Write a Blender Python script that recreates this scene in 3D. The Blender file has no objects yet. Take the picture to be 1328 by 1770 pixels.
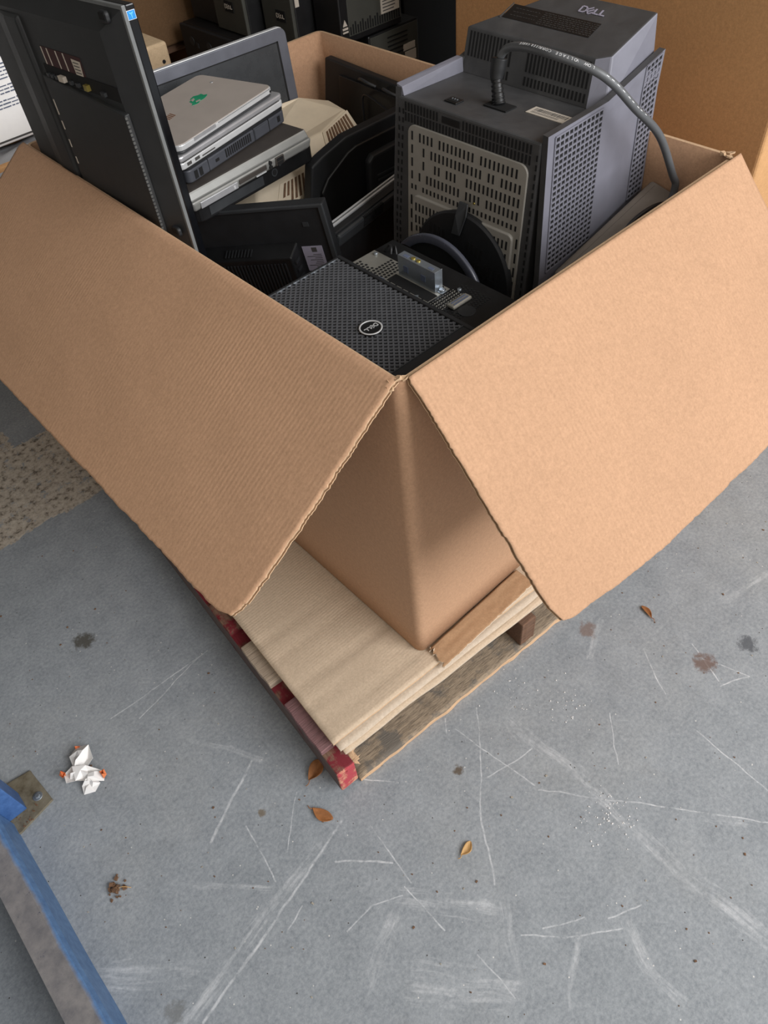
import bpy, bmesh, math, random
from mathutils import Vector, Matrix, noise
random.seed(7)
S = bpy.context.scene
COL = S.collection

# ------------------------------------------------------------------ camera, light, exposure
def cam_setup():
    r = Vector((0.732, -0.677, -0.078)); d = Vector((0.393, 0.513, -0.763)).normalized()
    yaw, pitch, roll = 0.9177, -0.8680, -0.1216
    d = Vector((math.cos(pitch)*math.cos(yaw), math.cos(pitch)*math.sin(yaw), math.sin(pitch)))
    r = d.cross(Vector((0, 0, 1))).normalized(); u = r.cross(d)
    c, s = math.cos(roll), math.sin(roll)
    r, u = c*r + s*u, -s*r + c*u
    cd = bpy.data.cameras.new('camera'); co = bpy.data.objects.new('camera', cd); COL.objects.link(co)
    m = Matrix((r, u, -d)).transposed().to_4x4(); m.translation = Vector((-0.5171, -0.6056, 1.5795))
    co.matrix_world = m
    cd.sensor_fit = 'VERTICAL'; cd.sensor_height = 24; cd.lens = 24*1268.1/1770
    cd.clip_start = .02; cd.clip_end = 60
    S.camera = co
cam_setup()
w = bpy.data.worlds.new('world'); S.world = w; w.use_nodes = True
w.node_tree.nodes['Background'].inputs[0].default_value = (1.0, .94, .86, 1)
w.node_tree.nodes['Background'].inputs[1].default_value = .68
def area(name, loc, target, sx, sy, power, col):
    l = bpy.data.lights.new(name, 'AREA'); l.shape = 'RECTANGLE'; l.size = sx; l.size_y = sy
    l.energy = power; l.color = col
    o = bpy.data.objects.new(name, l); COL.objects.link(o); o.location = loc
    o.rotation_euler = (Vector(target)-Vector(loc)).to_track_quat('-Z', 'Y').to_euler()
area('door_daylight', (1.6, -4.6, 3.3), (.3, .2, .4), 4.2, 3.2, 380, (.99, 1.0, 1.03))
S.view_settings.view_transform = 'Standard'; S.view_settings.look = 'None'
S.view_settings.exposure = 0.0; S.view_settings.gamma = 1.0
S.view_settings.use_curve_mapping = False

# ------------------------------------------------------------------ materials
def srgb(r, g, b):
    f = lambda c: (c/255/12.92) if c/255 <= .04045 else ((c/255+.055)/1.055)**2.4
    return (f(r), f(g), f(b))
class NT:
    def __init__(s, name):
        s.m = bpy.data.materials.new(name); s.m.use_nodes = True
        s.t = s.m.node_tree; s.n = s.t.nodes; s.b = s.n['Principled BSDF']
        s.tc = s.n.new('ShaderNodeTexCoord')
    def node(s, typ, **k):
        x = s.n.new(typ)
        for a, v in k.items(): setattr(x, a, v)
        return x
    def link(s, a, b): s.t.links.new(a, b)
    def noise(s, scale, detail=4, rough=.6, vec=None, coord='Object', stretch=None):
        n = s.node('ShaderNodeTexNoise'); n.inputs['Scale'].default_value = scale
        n.inputs['Detail'].default_value = detail; n.inputs['Roughness'].default_value = rough
        v = vec if vec is not None else s.tc.outputs[coord]
        if stretch:
            mp = s.node('ShaderNodeMapping'); mp.inputs['Scale'].default_value = stretch
            s.link(v, mp.inputs[0]); v = mp.outputs[0]
        s.link(v, n.inputs['Vector']); return n.outputs[0]
    def ramp(s, fac, stops):
        r = s.node('ShaderNodeValToRGB'); e = r.color_ramp.elements
        e[0].position, e[0].color = stops[0][0], (*stops[0][1], 1)
        e[1].position, e[1].color = stops[-1][0], (*stops[-1][1], 1)
        for p, c in stops[1:-1]:
            x = e.new(p); x.color = (*c, 1)
        s.link(fac, r.inputs[0]); return r.outputs[0]
    def mix(s, fac, a, b, mode='MIX'):
        x = s.node('ShaderNodeMix', data_type='RGBA', blend_type=mode)
        for sock, v in ((x.inputs[0], fac), (x.inputs[6], a), (x.inputs[7], b)):
            if hasattr(v, 'default_value') or hasattr(v, 'is_linked'): s.link(v, sock)
            elif isinstance(v, (tuple, list)): sock.default_value = (*v, 1)
            else: sock.default_value = v
        return x.outputs[2]
    def math(s, op, a, b=None, c=None, clamp=False):
        x = s.node('ShaderNodeMath', operation=op); x.use_clamp = clamp
        for i, v in enumerate((a, b, c)):
            if v is None: continue
            if hasattr(v, 'is_linked'): s.link(v, x.inputs[i])
            else: x.inputs[i].default_value = v
        return x.outputs[0]
    def bump(s, h, strength=.3, dist=.002):
        b = s.node('ShaderNodeBump'); b.inputs['Strength'].default_value = strength
        b.inputs['Distance'].default_value = dist
        s.link(h, b.inputs['Height']); s.link(b.outputs[0], s.b.inputs['Normal'])
    def color(s, c):
        if hasattr(c, 'is_linked'): s.link(c, s.b.inputs['Base Color'])
        else: s.b.inputs['Base Color'].default_value = (*c, 1)
    def rough(s, r):
        if hasattr(r, 'is_linked'): s.link(r, s.b.inputs['Roughness'])
        else: s.b.inputs['Roughness'].default_value = r

def plastic(name, rgb, rough=.45, var=.12, bump=.0, metal=0.0, scale=25, dust=0.0):
    t = NT(name); c = srgb(*rgb)
    f = t.noise(scale, 5, .65)
    lo = tuple(x*(1-var) for x in c); hi = tuple(min(1, x*(1+var)) for x in c)
    col = t.ramp(f, [(.3, lo), (.7, hi)])
    if dust:
        d = t.noise(9, 8, .75)
        d = t.math('MULTIPLY', t.math('SUBTRACT', d, .5, clamp=True), dust*4, clamp=True)
        col = t.mix(d, col, srgb(120, 118, 114))
    t.color(col); t.rough(t.math('ADD', t.math('MULTIPLY', f, .2), rough-.1))
    t.b.inputs['Metallic'].default_value = metal
    if bump: t.bump(t.noise(900, 2), bump, .0005)
    return t.m

def cardboard(name, axis=None, base=(.50, .302, .185), period=.0085, amp=.3):
    t = NT(name)
    big = t.noise(3.0, 5, .6); fine = t.noise(260, 3, .7)
    lo = tuple(x*.95 for x in base); hi = tuple(min(1, x*1.05) for x in base); mot = t.noise(110, 3, .6)
    col = t.ramp(big, [(.3, lo), (.7, hi)])
    g = t.ramp(fine, [(.25, (.86, .85, .84)), (.75, (1.08, 1.08, 1.08))])
    col = t.mix(1.0, col, g, 'MULTIPLY')
    col = t.mix(1.0, col, t.ramp(mot, [(.3, (.93, .93, .92)), (.7, (1.06, 1.06, 1.06))]), 'MULTIPLY')
    h = t.math('ADD', t.math('MULTIPLY', fine, .25), t.math('MULTIPLY', mot, .3))
    if axis:
        wv = t.node('ShaderNodeTexWave', wave_type='BANDS', bands_direction=axis, wave_profile='SIN')
        wv.inputs['Scale'].default_value = 2*math.pi/(20*period); wv.inputs['Distortion'].default_value = 1.6
        wv.inputs['Detail'].default_value = 2; wv.inputs['Detail Scale'].default_value = 3
        t.link(t.tc.outputs['Object'], wv.inputs['Vector'])
        patch = t.math('MULTIPLY', t.math('SUBTRACT', t.noise(4, 3), .35, clamp=True), 2.2, clamp=True)
        band = t.math('MULTIPLY', wv.outputs['Fac'], patch)
        h = t.math('ADD', h, t.math('MULTIPLY', band, amp))
        col = t.mix(t.math('MULTIPLY', band, .30), col, tuple(x*1.3 for x in base))
    t.color(col); t.rough(.88); t.bump(h, .45, .0016)
    t.b.inputs['Specular IOR Level'].default_value = .2
    return t.m

def wood(name, rgb, grain=(1, 30, 30), dark=.5, paint=None):
    t = NT(name); c = srgb(*rgb)
    f = t.noise(7, 6, .65, stretch=grain)
    col = t.ramp(f, [(.3, tuple(x*dark for x in c)), (.55, c), (.8, tuple(min(1, x*1.25) for x in c))])
    if paint:
        m = t.noise(11, 6, .7)
        k = t.math('MULTIPLY', t.math('SUBTRACT', m, paint[1]), 14, clamp=True)
        col = t.mix(k, col, srgb(*paint[0]))
    t.color(col); t.rough(.8); t.bump(f, .6, .003)
    return t.m

M = {}
M['card_left'] = cardboard('cardboard_left_flap', 'Y', amp=.42)
M['card_right'] = cardboard('cardboard_right_flap', 'X')
M['card_wall'] = cardboard('cardboard_wall', None)
M['card_edge'] = cardboard('cardboard_torn_edge', None, (.58, .40, .25))
M['card_core'] = cardboard('cardboard_fluting', None, (.30, .17, .09))
M['card_grey'] = cardboard('cardboard_sheet_grey', 'Y', (.60, .475, .345), .007, .45)
M['card_brown'] = cardboard('cardboard_strip_brown', None, (.45, .28, .16))
M['card_dark'] = cardboard('cardboard_background', None, (.58, .325, .15))
M['card_shaded'] = cardboard('cardboard_shaded', None, (.15, .085, .042))  # the rear carton's shade is mixed into this kraft colour
M['card_pale'] = cardboard('cardboard_pale', None, (.55, .41, .26))
M['card_paper'] = cardboard('cardboard_fibre', None, (.60, .50, .39))
M['red_wood'] = wood('wood_red_paint', (120, 92, 74), (30, 2, 30), .5, ((112, 26, 36), .42))
M['stringer_side'] = wood('wood_stringer_side', (104, 88, 82), (30, 2, 30), .5, ((96, 38, 44), .60))
M['red_end'] = wood('wood_red_end', (206, 150, 120), (20, 20, 20), .6, ((176, 66, 74), .45))
M['board_mauve'] = wood('wood_board_mauve', (135, 100, 100), (3, 40, 30), .6)
M['board_pale'] = wood('wood_board_pale', (178, 160, 140), (3, 40, 30), .6)
M['board_dirty'] = wood('wood_board_dirty', (156, 138, 116), (6, 40, 30), .42, ((112, 104, 94), .5))
M['board_edge'] = wood('wood_board_fresh', (214, 176, 138), (3, 60, 60), .75)
M['wood_plain'] = wood('wood_plain', (112, 82, 62), (3, 40, 30), .5)
M['crt_dark'] = plastic('crt_dark_plastic', (66, 66, 67), .5, .15, .1, dust=.18)
M['crt_grey'] = plastic('crt_grey_plastic', (116, 116, 126), .5, .07, .1)
M['crt_plate'] = plastic('crt_plate_grey', (146, 142, 134), .5, .07, .1)
M['black'] = plastic('black_plastic', (22, 22, 23), .42, .2, .15)
M['black_gloss'] = plastic('black_gloss', (14, 15, 18), .16, .1)
M['black_soft'] = plastic('black_soft', (30, 31, 33), .55, .15, .2)
M['hole'] = plastic('recess_black', (5, 5, 6), .8, .1)
M['mesh_black'] = plastic('mesh_black_gloss', (80, 81, 84), .40, .12)
M['stud_grey'] = plastic('stud_grey', (84, 84, 82), .5, .3)
M['rim_highlight'] = plastic('foot_rim_highlight', (74, 76, 86), .25, .08)  # glossy foot rim, its highlight put into a paler grey
M['charcoal'] = plastic('charcoal_plastic', (50, 52, 54), .5, .12, .15)
M['aio_back'] = plastic('aio_back_plastic', (43, 44, 45), .55, .12, .25)
M['aio_edge'] = plastic('aio_edge_grey', (112, 114, 114), .4, .08)
M['silver'] = plastic('silver_metal', (190, 190, 192), .35, .06, 0, .55)
M['silver_lid'] = plastic('silver_lid', (172, 163, 155), .42, .05, 0, .12)
M['silver_edge'] = plastic('silver_edge', (205, 206, 206), .4, .05, 0, .3)
M['lap_grey'] = plastic('laptop_grey', (72, 67, 63), .42, .1, .1, .2)
M['lap_silver'] = plastic('laptop_silver', (150, 150, 146), .4, .06, .05, .35)
M['lap_slate'] = plastic('laptop_slate', (66, 68, 74), .5, .1, .1)
M['mon_bezel'] = plastic('monitor_bezel', (98, 100, 108), .4, .08, .1, .25)
M['screen'] = plastic('screen_dark', (62, 64, 66), .28, .08)
M['cream'] = plastic('cream_plastic', (220, 204, 178), .5, .05, .15)
M['grey_box'] = plastic('grey_housing', (112, 104, 96), .55, .08, .15)
M['zinc'] = plastic('zinc_metal', (180, 188, 196), .32, .08, 0, .8)
M['steel_plate'] = plastic('steel_plate', (168, 165, 156), .4, .1, 0, .6)
M['brass'] = plastic('brass', (190, 170, 90), .35, .1, 0, .8)
M['white'] = plastic('white_print', (225, 225, 225), .5, .03)
M['offwhite'] = plastic('paper_label', (196, 186, 172), .7, .06)
M['lilac'] = plastic('lilac_label', (150, 145, 160), .7, .06)
M['ink'] = plastic('ink_print', (84, 92, 112), .7, .05)
M['ink_dark'] = plastic('ink_dark', (66, 64, 62), .7, .05)
M['darkred'] = plastic('dark_red_label', (58, 26, 26), .6, .08)
M['blue_sticker'] = plastic('blue_sticker', (30, 140, 215), .4, .05)
M['sticker_sky'] = plastic('blue_sticker_print', (110, 205, 245), .4, .03)
M['green'] = plastic('green_sticker', (24, 140, 100), .4, .25, scale=120)
M['green_lamp'] = plastic('green_led', (30, 160, 90), .3, .05)
M['hp_brown'] = plastic('brown_emblem', (120, 84, 62), .4, .1)
M['cable'] = plastic('cable_grey', (92, 94, 96), .42, .06)
M['cable_black'] = plastic('cable_black', (26, 26, 28), .45, .1)
M['olive'] = plastic('olive_bezel', (64, 64, 58), .55, .08, .1)
M['bag'] = plastic('grey_film', (150, 150, 152), .35, .08)
M['leaf_brown'] = plastic('leaf_brown', (150, 98, 55), .7, .3, scale=60)
M['leaf_tan'] = plastic('leaf_tan', (190, 150, 95), .7, .2, scale=60)
M['debris'] = plastic('debris_brown', (112, 84, 62), .9, .4, scale=120)
M['grit'] = plastic('grit', (168, 160, 146), .9, .25, scale=90)
M['paper_white'] = plastic('paper_white', (235, 233, 230), .7, .03)
M['orange'] = plastic('orange_print', (216, 122, 74), .6, .08)

def floor_material():
    t = NT('floor_painted_concrete')
    P = t.tc.outputs['Object']
    sep = t.node('ShaderNodeSeparateXYZ'); t.link(P, sep.inputs[0])
    X, Y = sep.outputs[0], sep.outputs[1]
    wob = t.noise(38, 3, .6)
    big = t.noise(1.5, 6, .65); mid = t.noise(14, 7, .7); fine = t.noise(130, 4, .75)
    base = t.ramp(big, [(.3, srgb(124, 132, 138)), (.52, srgb(138, 145, 151)), (.75, srgb(152, 155, 155))])
    base = t.mix(.30, base, t.ramp(mid, [(.3, srgb(96, 102, 108)), (.7, srgb(180, 184, 187))]))
    base = t.mix(.28, base, t.ramp(fine, [(.3, srgb(78, 84, 90)), (.7, srgb(200, 203, 205))]))
    segs = list(SEGS); rr = random.Random(41)
    for k in range(14):
        x, y = rr.uniform(-.75, .9), rr.uniform(-.75, .1); a = rr.choice((.6, 2.4, .1, 1.3))+rr.uniform(-.3, .3); l = rr.uniform(.03, .16)
        segs.append((x, y, x+l*math.cos(a), y+l*math.sin(a), rr.choice((.0022, .003, .003, .011))))
    dist = t.node('ShaderNodeTexNoise'); dist.inputs['Scale'].default_value = 9; dist.inputs['Detail'].default_value = 3
    t.link(P, dist.inputs['Vector']); ds = t.node('ShaderNodeSeparateColor'); t.link(dist.outputs['Color'], ds.inputs[0])
    X = t.math('ADD', X, t.math('MULTIPLY', t.math('SUBTRACT', ds.outputs[0], .5), .022)); Y = t.math('ADD', Y, t.math('MULTIPLY', t.math('SUBTRACT', ds.outputs[1], .5), .022))
    acc = None
    for (ax, ay, bx, by, wd) in segs:
        dx, dy = bx-ax, by-ay; L2 = dx*dx+dy*dy
        if acc is not None: Xi = t.math('MULTIPLY_ADD', acc, 1e-9, X)   # keeps the node chain sequential
        else: Xi = X
        px = t.math('SUBTRACT', Xi, ax); py = t.math('SUBTRACT', t.math('MULTIPLY_ADD', acc, 1e-9, Y) if acc is not None else Y, ay)
        k = t.math('DIVIDE', t.math('ADD', t.math('MULTIPLY', px, dx), t.math('MULTIPLY', py, dy)), L2, clamp=True)
        ex = t.math('SUBTRACT', px, t.math('MULTIPLY', k, dx)); ey = t.math('SUBTRACT', py, t.math('MULTIPLY', k, dy))
        d2 = t.math('ADD', t.math('MULTIPLY', ex, ex), t.math('MULTIPLY', ey, ey))
        thin = wd < .008
        r = wd*.6 if thin else wd*1.35
        m = t.math('SUBTRACT', 1.0, t.math('DIVIDE', d2, r*r), clamp=True)
        if thin: m = t.math('MULTIPLY', m, .8)
        else:
            mp = t.node('ShaderNodeMapping'); mp.vector_type = 'TEXTURE'; mp.inputs['Rotation'].default_value = (0, 0, math.atan2(dy, dx)); mp.inputs['Scale'].default_value = (1/7, 1/70, 1)
            va = t.node('ShaderNodeCombineXYZ'); t.link(Xi, va.inputs[0]); t.link(Y, va.inputs[1])
            t.link(va.outputs[0], mp.inputs[0])
            st = t.noise(1.0, 4, .7, vec=mp.outputs[0])
            lo = t.math('SUBTRACT', .78, t.math('MULTIPLY', m, .36))
            m = t.math('MULTIPLY', t.math('MULTIPLY', t.math('SUBTRACT', st, lo), 5, clamp=True), .55)
            m = t.math('MULTIPLY', m, t.math('GREATER_THAN', t.math('SUBTRACT', r*r, d2), 0))
        acc = m if acc is None else t.math('MAXIMUM', acc, m)
    # worn paint breaks the scuffs up
    brk = t.math('MULTIPLY', t.math('SUBTRACT', t.math('ADD', t.math('MULTIPLY', t.noise(70, 6, .8), .6), t.math('MULTIPLY', t.noise(16, 4, .6), .4)), .40), 5.5, clamp=True)
    acc = t.math('MULTIPLY', acc, brk)
    # general fine scratches running in two directions
    for rot, sc in ((.62, 5.0), (-.75, 6.0), (.05, 4.0)):
        mp = t.node('ShaderNodeMapping'); mp.inputs['Rotation'].default_value = (0, 0, rot); mp.inputs['Scale'].default_value = (1.6, 60, 1)
        t.link(P, mp.inputs[0])
        s1 = t.noise(sc, 2, .5, vec=mp.outputs[0])
        s1 = t.math('MULTIPLY', t.math('SUBTRACT', s1, .69), 9, clamp=True)
        msk = t.math('MULTIPLY', t.math('SUBTRACT', t.noise(2.2+rot, 4, .6), .5), 5, clamp=True)
        acc = t.math('MAXIMUM', acc, t.math('MULTIPLY', t.math('MULTIPLY', s1, msk), .45))
    col = t.mix(acc, base, srgb(214, 216, 218))
    # dark grime patches, white and dark specks
    gr = t.math('MULTIPLY', t.math('SUBTRACT', t.noise(5.5, 7, .72), .60), 5, clamp=True)
    col = t.mix(t.math('MULTIPLY', gr, .35), col, srgb(96, 92, 86))
    vo = t.node('ShaderNodeTexVoronoi'); vo.inputs['Scale'].default_value = 55; t.link(P, vo.inputs['Vector'])
    sp = t.math('MULTIPLY', t.math('SUBTRACT', .085, vo.outputs['Distance']), 40, clamp=True)
    cs = t.node('ShaderNodeSeparateColor'); t.link(vo.outputs['Color'], cs.inputs[0])
    col = t.mix(t.math('MULTIPLY', sp, t.math('GREATER_THAN', cs.outputs[0], .78)), col, srgb(212, 210, 205))
    col = t.mix(t.math('MULTIPLY', sp, t.math('LESS_THAN', cs.outputs[0], .18)), col, srgb(62, 58, 54))
    # brown and dark stains
    for (bx_, by_, br_, bc, bs) in STAINS:
        d2 = t.math('ADD', t.math('POWER', t.math('SUBTRACT', X, bx_), 2), t.math('POWER', t.math('SUBTRACT', Y, by_), 2))
        m = t.math('SUBTRACT', 1.0, t.math('DIVIDE', d2, br_*br_), clamp=True)
        m = t.math('MULTIPLY', t.math('MULTIPLY', t.math('SUBTRACT', t.math('ADD', t.math('MULTIPLY', m, .5), t.noise(60, 5, .75)), .72), 5, clamp=True), t.math('MULTIPLY', m, 3, clamp=True))
        col = t.mix(t.math('MULTIPLY', m, bs), col, bc)
    # bare unpainted patch with ragged edges (L-shaped) by the left of the box
    def boxmask(x0, x1, y0, y1):
        jx = t.math('ADD', X, t.math('MULTIPLY', t.math('SUBTRACT', wob, .5), .05))
        jy = t.math('ADD', Y, t.math('MULTIPLY', t.math('SUBTRACT', t.noise(31, 5, .7), .5), .05))
        a = t.math('MULTIPLY', t.math('GREATER_THAN', jx, x0), t.math('LESS_THAN', jx, x1))
        b = t.math('MULTIPLY', t.math('GREATER_THAN', jy, y0), t.math('LESS_THAN', jy, y1))
        return t.math('MULTIPLY', a, b)
    pm = t.math('MAXIMUM', boxmask(-.9, -.345, 1.15, 1.645), boxmask(-.36, -.225, 1.14, 1.525))
    flakes = t.math('LESS_THAN', t.noise(34, 7, .8), .585)
    pm = t.math('MULTIPLY', pm, flakes)
    pc = t.ramp(t.noise(48, 6, .75), [(.38, srgb(96, 88, 78)), (.47, srgb(172, 162, 148)), (.7, srgb(206, 198, 184))])
    col = t.mix(pm, col, pc)
    t.color(col)
    t.rough(t.math('ADD', .42, t.math('MULTIPLY', mid, .3)))
    t.bump(t.math('ADD', t.math('MULTIPLY', fine, .6), t.math('MULTIPLY', mid, .5)), .35, .002)
    return t.m
STAINS = [(.499, -.42, .04, srgb(104, 78, 66), .8), (-.089, -.192, .017, srgb(90, 76, 60), .9), (-.525, .700, .04, srgb(70, 66, 56), .85), (-.45, .033, .014, srgb(110, 96, 74), .8), (.615, -.46, .035, srgb(70, 74, 80), .8), (.385, -.175, .035, srgb(120, 96, 84), .7), (-.78, -.14, .03, srgb(104, 104, 100), .55)]
SEGS = [(0.046, -0.127, -0.017, -0.19, 0.003), (-0.017, -0.19, -0.117, -0.288, 0.003), (-0.117, -0.288, -0.202, -0.399, 0.004), (0.343, -0.499, 0.334, -0.668, 0.003), (-0.4, 0.141, -0.562, 0.062, 0.006), (-0.491, 0.038, -0.509, -0.095, 0.003), (-0.404, -0.104, -0.568, -0.126, 0.018), (-0.568, -0.126, -0.771, -0.167, 0.022), (-0.34, -0.099, -0.564, -0.152, 0.005), (-0.564, -0.152, -0.749, -0.188, 0.006), (-0.303, -0.145, -0.313, -0.284, 0.003), (-0.461, -0.26, -0.397, -0.258, 0.003), (-0.397, -0.258, -0.342, -0.289, 0.003), (0.076, -0.211, 0.086, -0.44, 0.026), (0.086, -0.44, 0.072, -0.63, 0.028), (0.072, -0.63, 0.088, -0.805, 0.03), (-0.344, -0.296, -0.242, -0.417, 0.026), (-0.212, -0.432, -0.305, -0.552, 0.014), (-0.421, -0.419, -0.315, -0.536, 0.045), (-0.07, -0.618, -0.108, -0.691, 0.018), (-0.108, -0.691, -0.104, -0.753, 0.018), (-0.316, 0.448, -0.581, 0.46, 0.003), (-0.342, 0.449, -0.531, 0.414, 0.003), (0.828, -0.393, 0.683, -0.361, 0.015), (0.521, -0.371, 0.479, -0.468, 0.003), (0.504, -0.412, 0.539, -0.51, 0.003), (0.539, -0.51, 0.471, -0.478, 0.003), (-0.057, -0.25, 0.062, -0.277, 0.003), (-0.028, -0.125, 0.003, -0.327, 0.003), (-0.312, -0.457, -0.315, -0.548, 0.003), (-0.228, -0.493, -0.178, -0.55, 0.003), (-0.178, -0.55, -0.084, -0.615, 0.003), (-0.398, -0.148, -0.316, -0.231, 0.004), (-0.637, 0.011, -0.524, -0.102, 0.010), (-0.834, -0.018, -0.74, -0.101, 0.04), (-0.252, -0.058, -0.199, -0.126, 0.003), (-0.489, -0.354, -0.387, -0.308, 0.02), (0.002, -0.34, 0.098, -0.46, 0.003), (0.098, -0.46, 0.278, -0.699, 0.003), (-0.494, 0.319, -0.382, 0.132, 0.010), (-0.328, -0.279, -0.328, -0.39, 0.003)]

# ------------------------------------------------------------------ mesh helpers
class MB:
    def __init__(s): s.bm = bmesh.new()
    def face(s, vs, mat=0, smooth=False):
        try:
            f = s.bm.faces.new(vs); f.material_index = mat; f.smooth = smooth; return f
        except ValueError: return None
    def hexa(s, p, mat=0, mats=None):
        """p: 4 bottom pts then 4 top pts, same winding"""
        v = [s.bm.verts.new(q) for q in p]
        fs = [(3, 2, 1, 0), (4, 5, 6, 7), (0, 1, 5, 4), (1, 2, 6, 5), (2, 3, 7, 6), (3, 0, 4, 7)]
        for i, f in enumerate(fs): s.face([v[k] for k in f], mats[i] if mats else mat)
        return s
    def box(s, lo, hi, mat=0, Mx=None):
        (a, b, c), (d, e, f) = lo, hi
        p = [(a, b, c), (d, b, c), (d, e, c), (a, e, c), (a, b, f), (d, b, f), (d, e, f), (a, e, f)]
        if Mx is not None: p = [Mx @ Vector(q) for q in p]
        return s.hexa(p, mat)
    def prism(s, poly, off, mat=0, side=None):
        """poly: list of 3D pts, extruded by off"""
        off = Vector(off); n = len(poly)
        a = [s.bm.verts.new(Vector(q)) for q in poly]; b = [s.bm.verts.new(Vector(q)+off) for q in poly]
        s.face(a[::-1], mat); s.face(b, mat)
        for i in range(n): s.face([a[i], a[(i+1) % n], b[(i+1) % n], b[i]], mat if side is None else side, False)
        return s
    def cyl(s, c0, c1, r0, r1=None, seg=24, mat=0, cap=True, smooth=True):
        c0, c1 = Vector(c0), Vector(c1); r1 = r0 if r1 is None else r1
        z = (c1-c0).normalized(); x = z.orthogonal().normalized(); y = z.cross(x)
        ring = lambda c, r: [s.bm.verts.new(c+r*(math.cos(2*math.pi*i/seg)*x+math.sin(2*math.pi*i/seg)*y)) for i in range(seg)]
        a, b = ring(c0, r0), ring(c1, r1)
        for i in range(seg): s.face([a[i], a[(i+1) % seg], b[(i+1) % seg], b[i]], mat, smooth)
        if cap: s.face(a[::-1], mat); s.face(b, mat)
        return s
    def ring(s, c, n, r0, r1, h, seg=48, mat=0):
        """flat washer with section r0..r1 and height h along n"""
        c, n = Vector(c), Vector(n).normalized(); x = n.orthogonal().normalized(); y = n.cross(x)
        R = []
        for i in range(seg):
            d = math.cos(2*math.pi*i/seg)*x+math.sin(2*math.pi*i/seg)*y
            R.append([s.bm.verts.new(c+d*r+n*k) for r, k in ((r0, 0), (r1, 0), (r1, h), (r0, h))])
        for i in range(seg):
            a, b = R[i], R[(i+1) % seg]
            for k in range(4): s.face([a[k], b[k], b[(k+1) % 4], a[(k+1) % 4]], mat, True)
        return s
    def tube(s, pts, r, seg=10, mat=0, sub=6, radii=None):
        P = catmull([Vector(p) for p in pts], sub) if sub > 1 else [Vector(p) for p in pts]
        up = None; rings = []
        for i, p in enumerate(P):
            tg = (P[min(i+1, len(P)-1)]-P[max(i-1, 0)]).normalized()
            if up is None: up = tg.orthogonal().normalized()
            up = (up-tg*up.dot(tg)).normalized(); bi = tg.cross(up)
            rr = r if radii is None else radii(i/(len(P)-1))
            rings.append([s.bm.verts.new(p+rr*(math.cos(2*math.pi*k/seg)*up+math.sin(2*math.pi*k/seg)*bi)) for k in range(seg)])
        for a, b in zip(rings, rings[1:]):
            for k in range(seg): s.face([a[k], a[(k+1) % seg], b[(k+1) % seg], b[k]], mat, True)
        s.face(rings[0][::-1], mat); s.face(rings[-1], mat)
        return s
    def slab(s, F, nu, nv, th, mat=0, edge=None, back=None, core=None):
        """F(u,v)->point; a sheet of thickness th hung below F"""
        e = 1e-3; top = []; bot = []
        for i in range(nu+1):
            ra, rb = [], []
            for j in range(nv+1):
                u, v = i/nu, j/nv; p = F(u, v)
                u0, u1, v0, v1 = max(u-e, 0), min(u+e, 1), max(v-e, 0), min(v+e, 1)
                n = (F(u1, v)-F(u0, v)).cross(F(u, v1)-F(u, v0)).normalized()
                ra.append(s.bm.verts.new(p)); rb.append(s.bm.verts.new(p-n*th))
            top.append(ra); bot.append(rb)
        bk = mat if back is None else back; ed = mat if edge is None else edge
        for i in range(nu):
            for j in range(nv):
                s.face([top[i][j], top[i+1][j], top[i+1][j+1], top[i][j+1]], mat, True)
                s.face([bot[i][j+1], bot[i+1][j+1], bot[i+1][j], bot[i][j]], bk, True)
        if core is not None:
            # broken double-wall edge: liner, recessed fluting, liner
            def band(loop):
                rows = []
                for (a, b, q) in loop:
                    a_, b_, q_ = a.co, b.co, q
                    i1 = q_*(.0012+.0010*noise.noise(a_*90)); i2 = q_*(.0030+.0016*noise.noise(a_*60))
                    rows.append((a, s.bm.verts.new(a_.lerp(b_, .22)), s.bm.verts.new(a_.lerp(b_, .30)-i2), s.bm.verts.new(a_.lerp(b_, .44)-i2), s.bm.verts.new(a_.lerp(b_, .48)-i1), s.bm.verts.new(a_.lerp(b_, .56)-i1), s.bm.verts.new(a_.lerp(b_, .62)-i2), s.bm.verts.new(a_.lerp(b_, .76)-i2), s.bm.verts.new(a_.lerp(b_, .80)), b))
                for r0, r1 in zip(rows, rows[1:]):
                    for k in range(9): s.face([r0[k], r1[k], r1[k+1], r0[k+1]], ed if k in (0, 4, 8) else core)
            U = lambda i, j, di, dj: (top[i][j].co-top[i+di][j+dj].co).normalized()
            band([(top[0][j], bot[0][j], U(0, j, 1, 0)) for j in range(nv+1)]); band([(top[nu][j], bot[nu][j], U(nu, j, -1, 0)) for j in range(nv+1)])
            band([(top[i][0], bot[i][0], U(i, 0, 0, 1)) for i in range(nu+1)]); band([(top[i][nv], bot[i][nv], U(i, nv, 0, -1)) for i in range(nu+1)])
            return s
        for i in range(nu):
            s.face([top[i+1][0], top[i][0], bot[i][0], bot[i+1][0]], ed); s.face([top[i][nv], top[i+1][nv], bot[i+1][nv], bot[i][nv]], ed)
        for j in range(nv):
            s.face([top[0][j], top[0][j+1], bot[0][j+1], bot[0][j]], ed); s.face([top[nu][j+1], top[nu][j], bot[nu][j], bot[nu][j+1]], ed)
        return s
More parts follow.
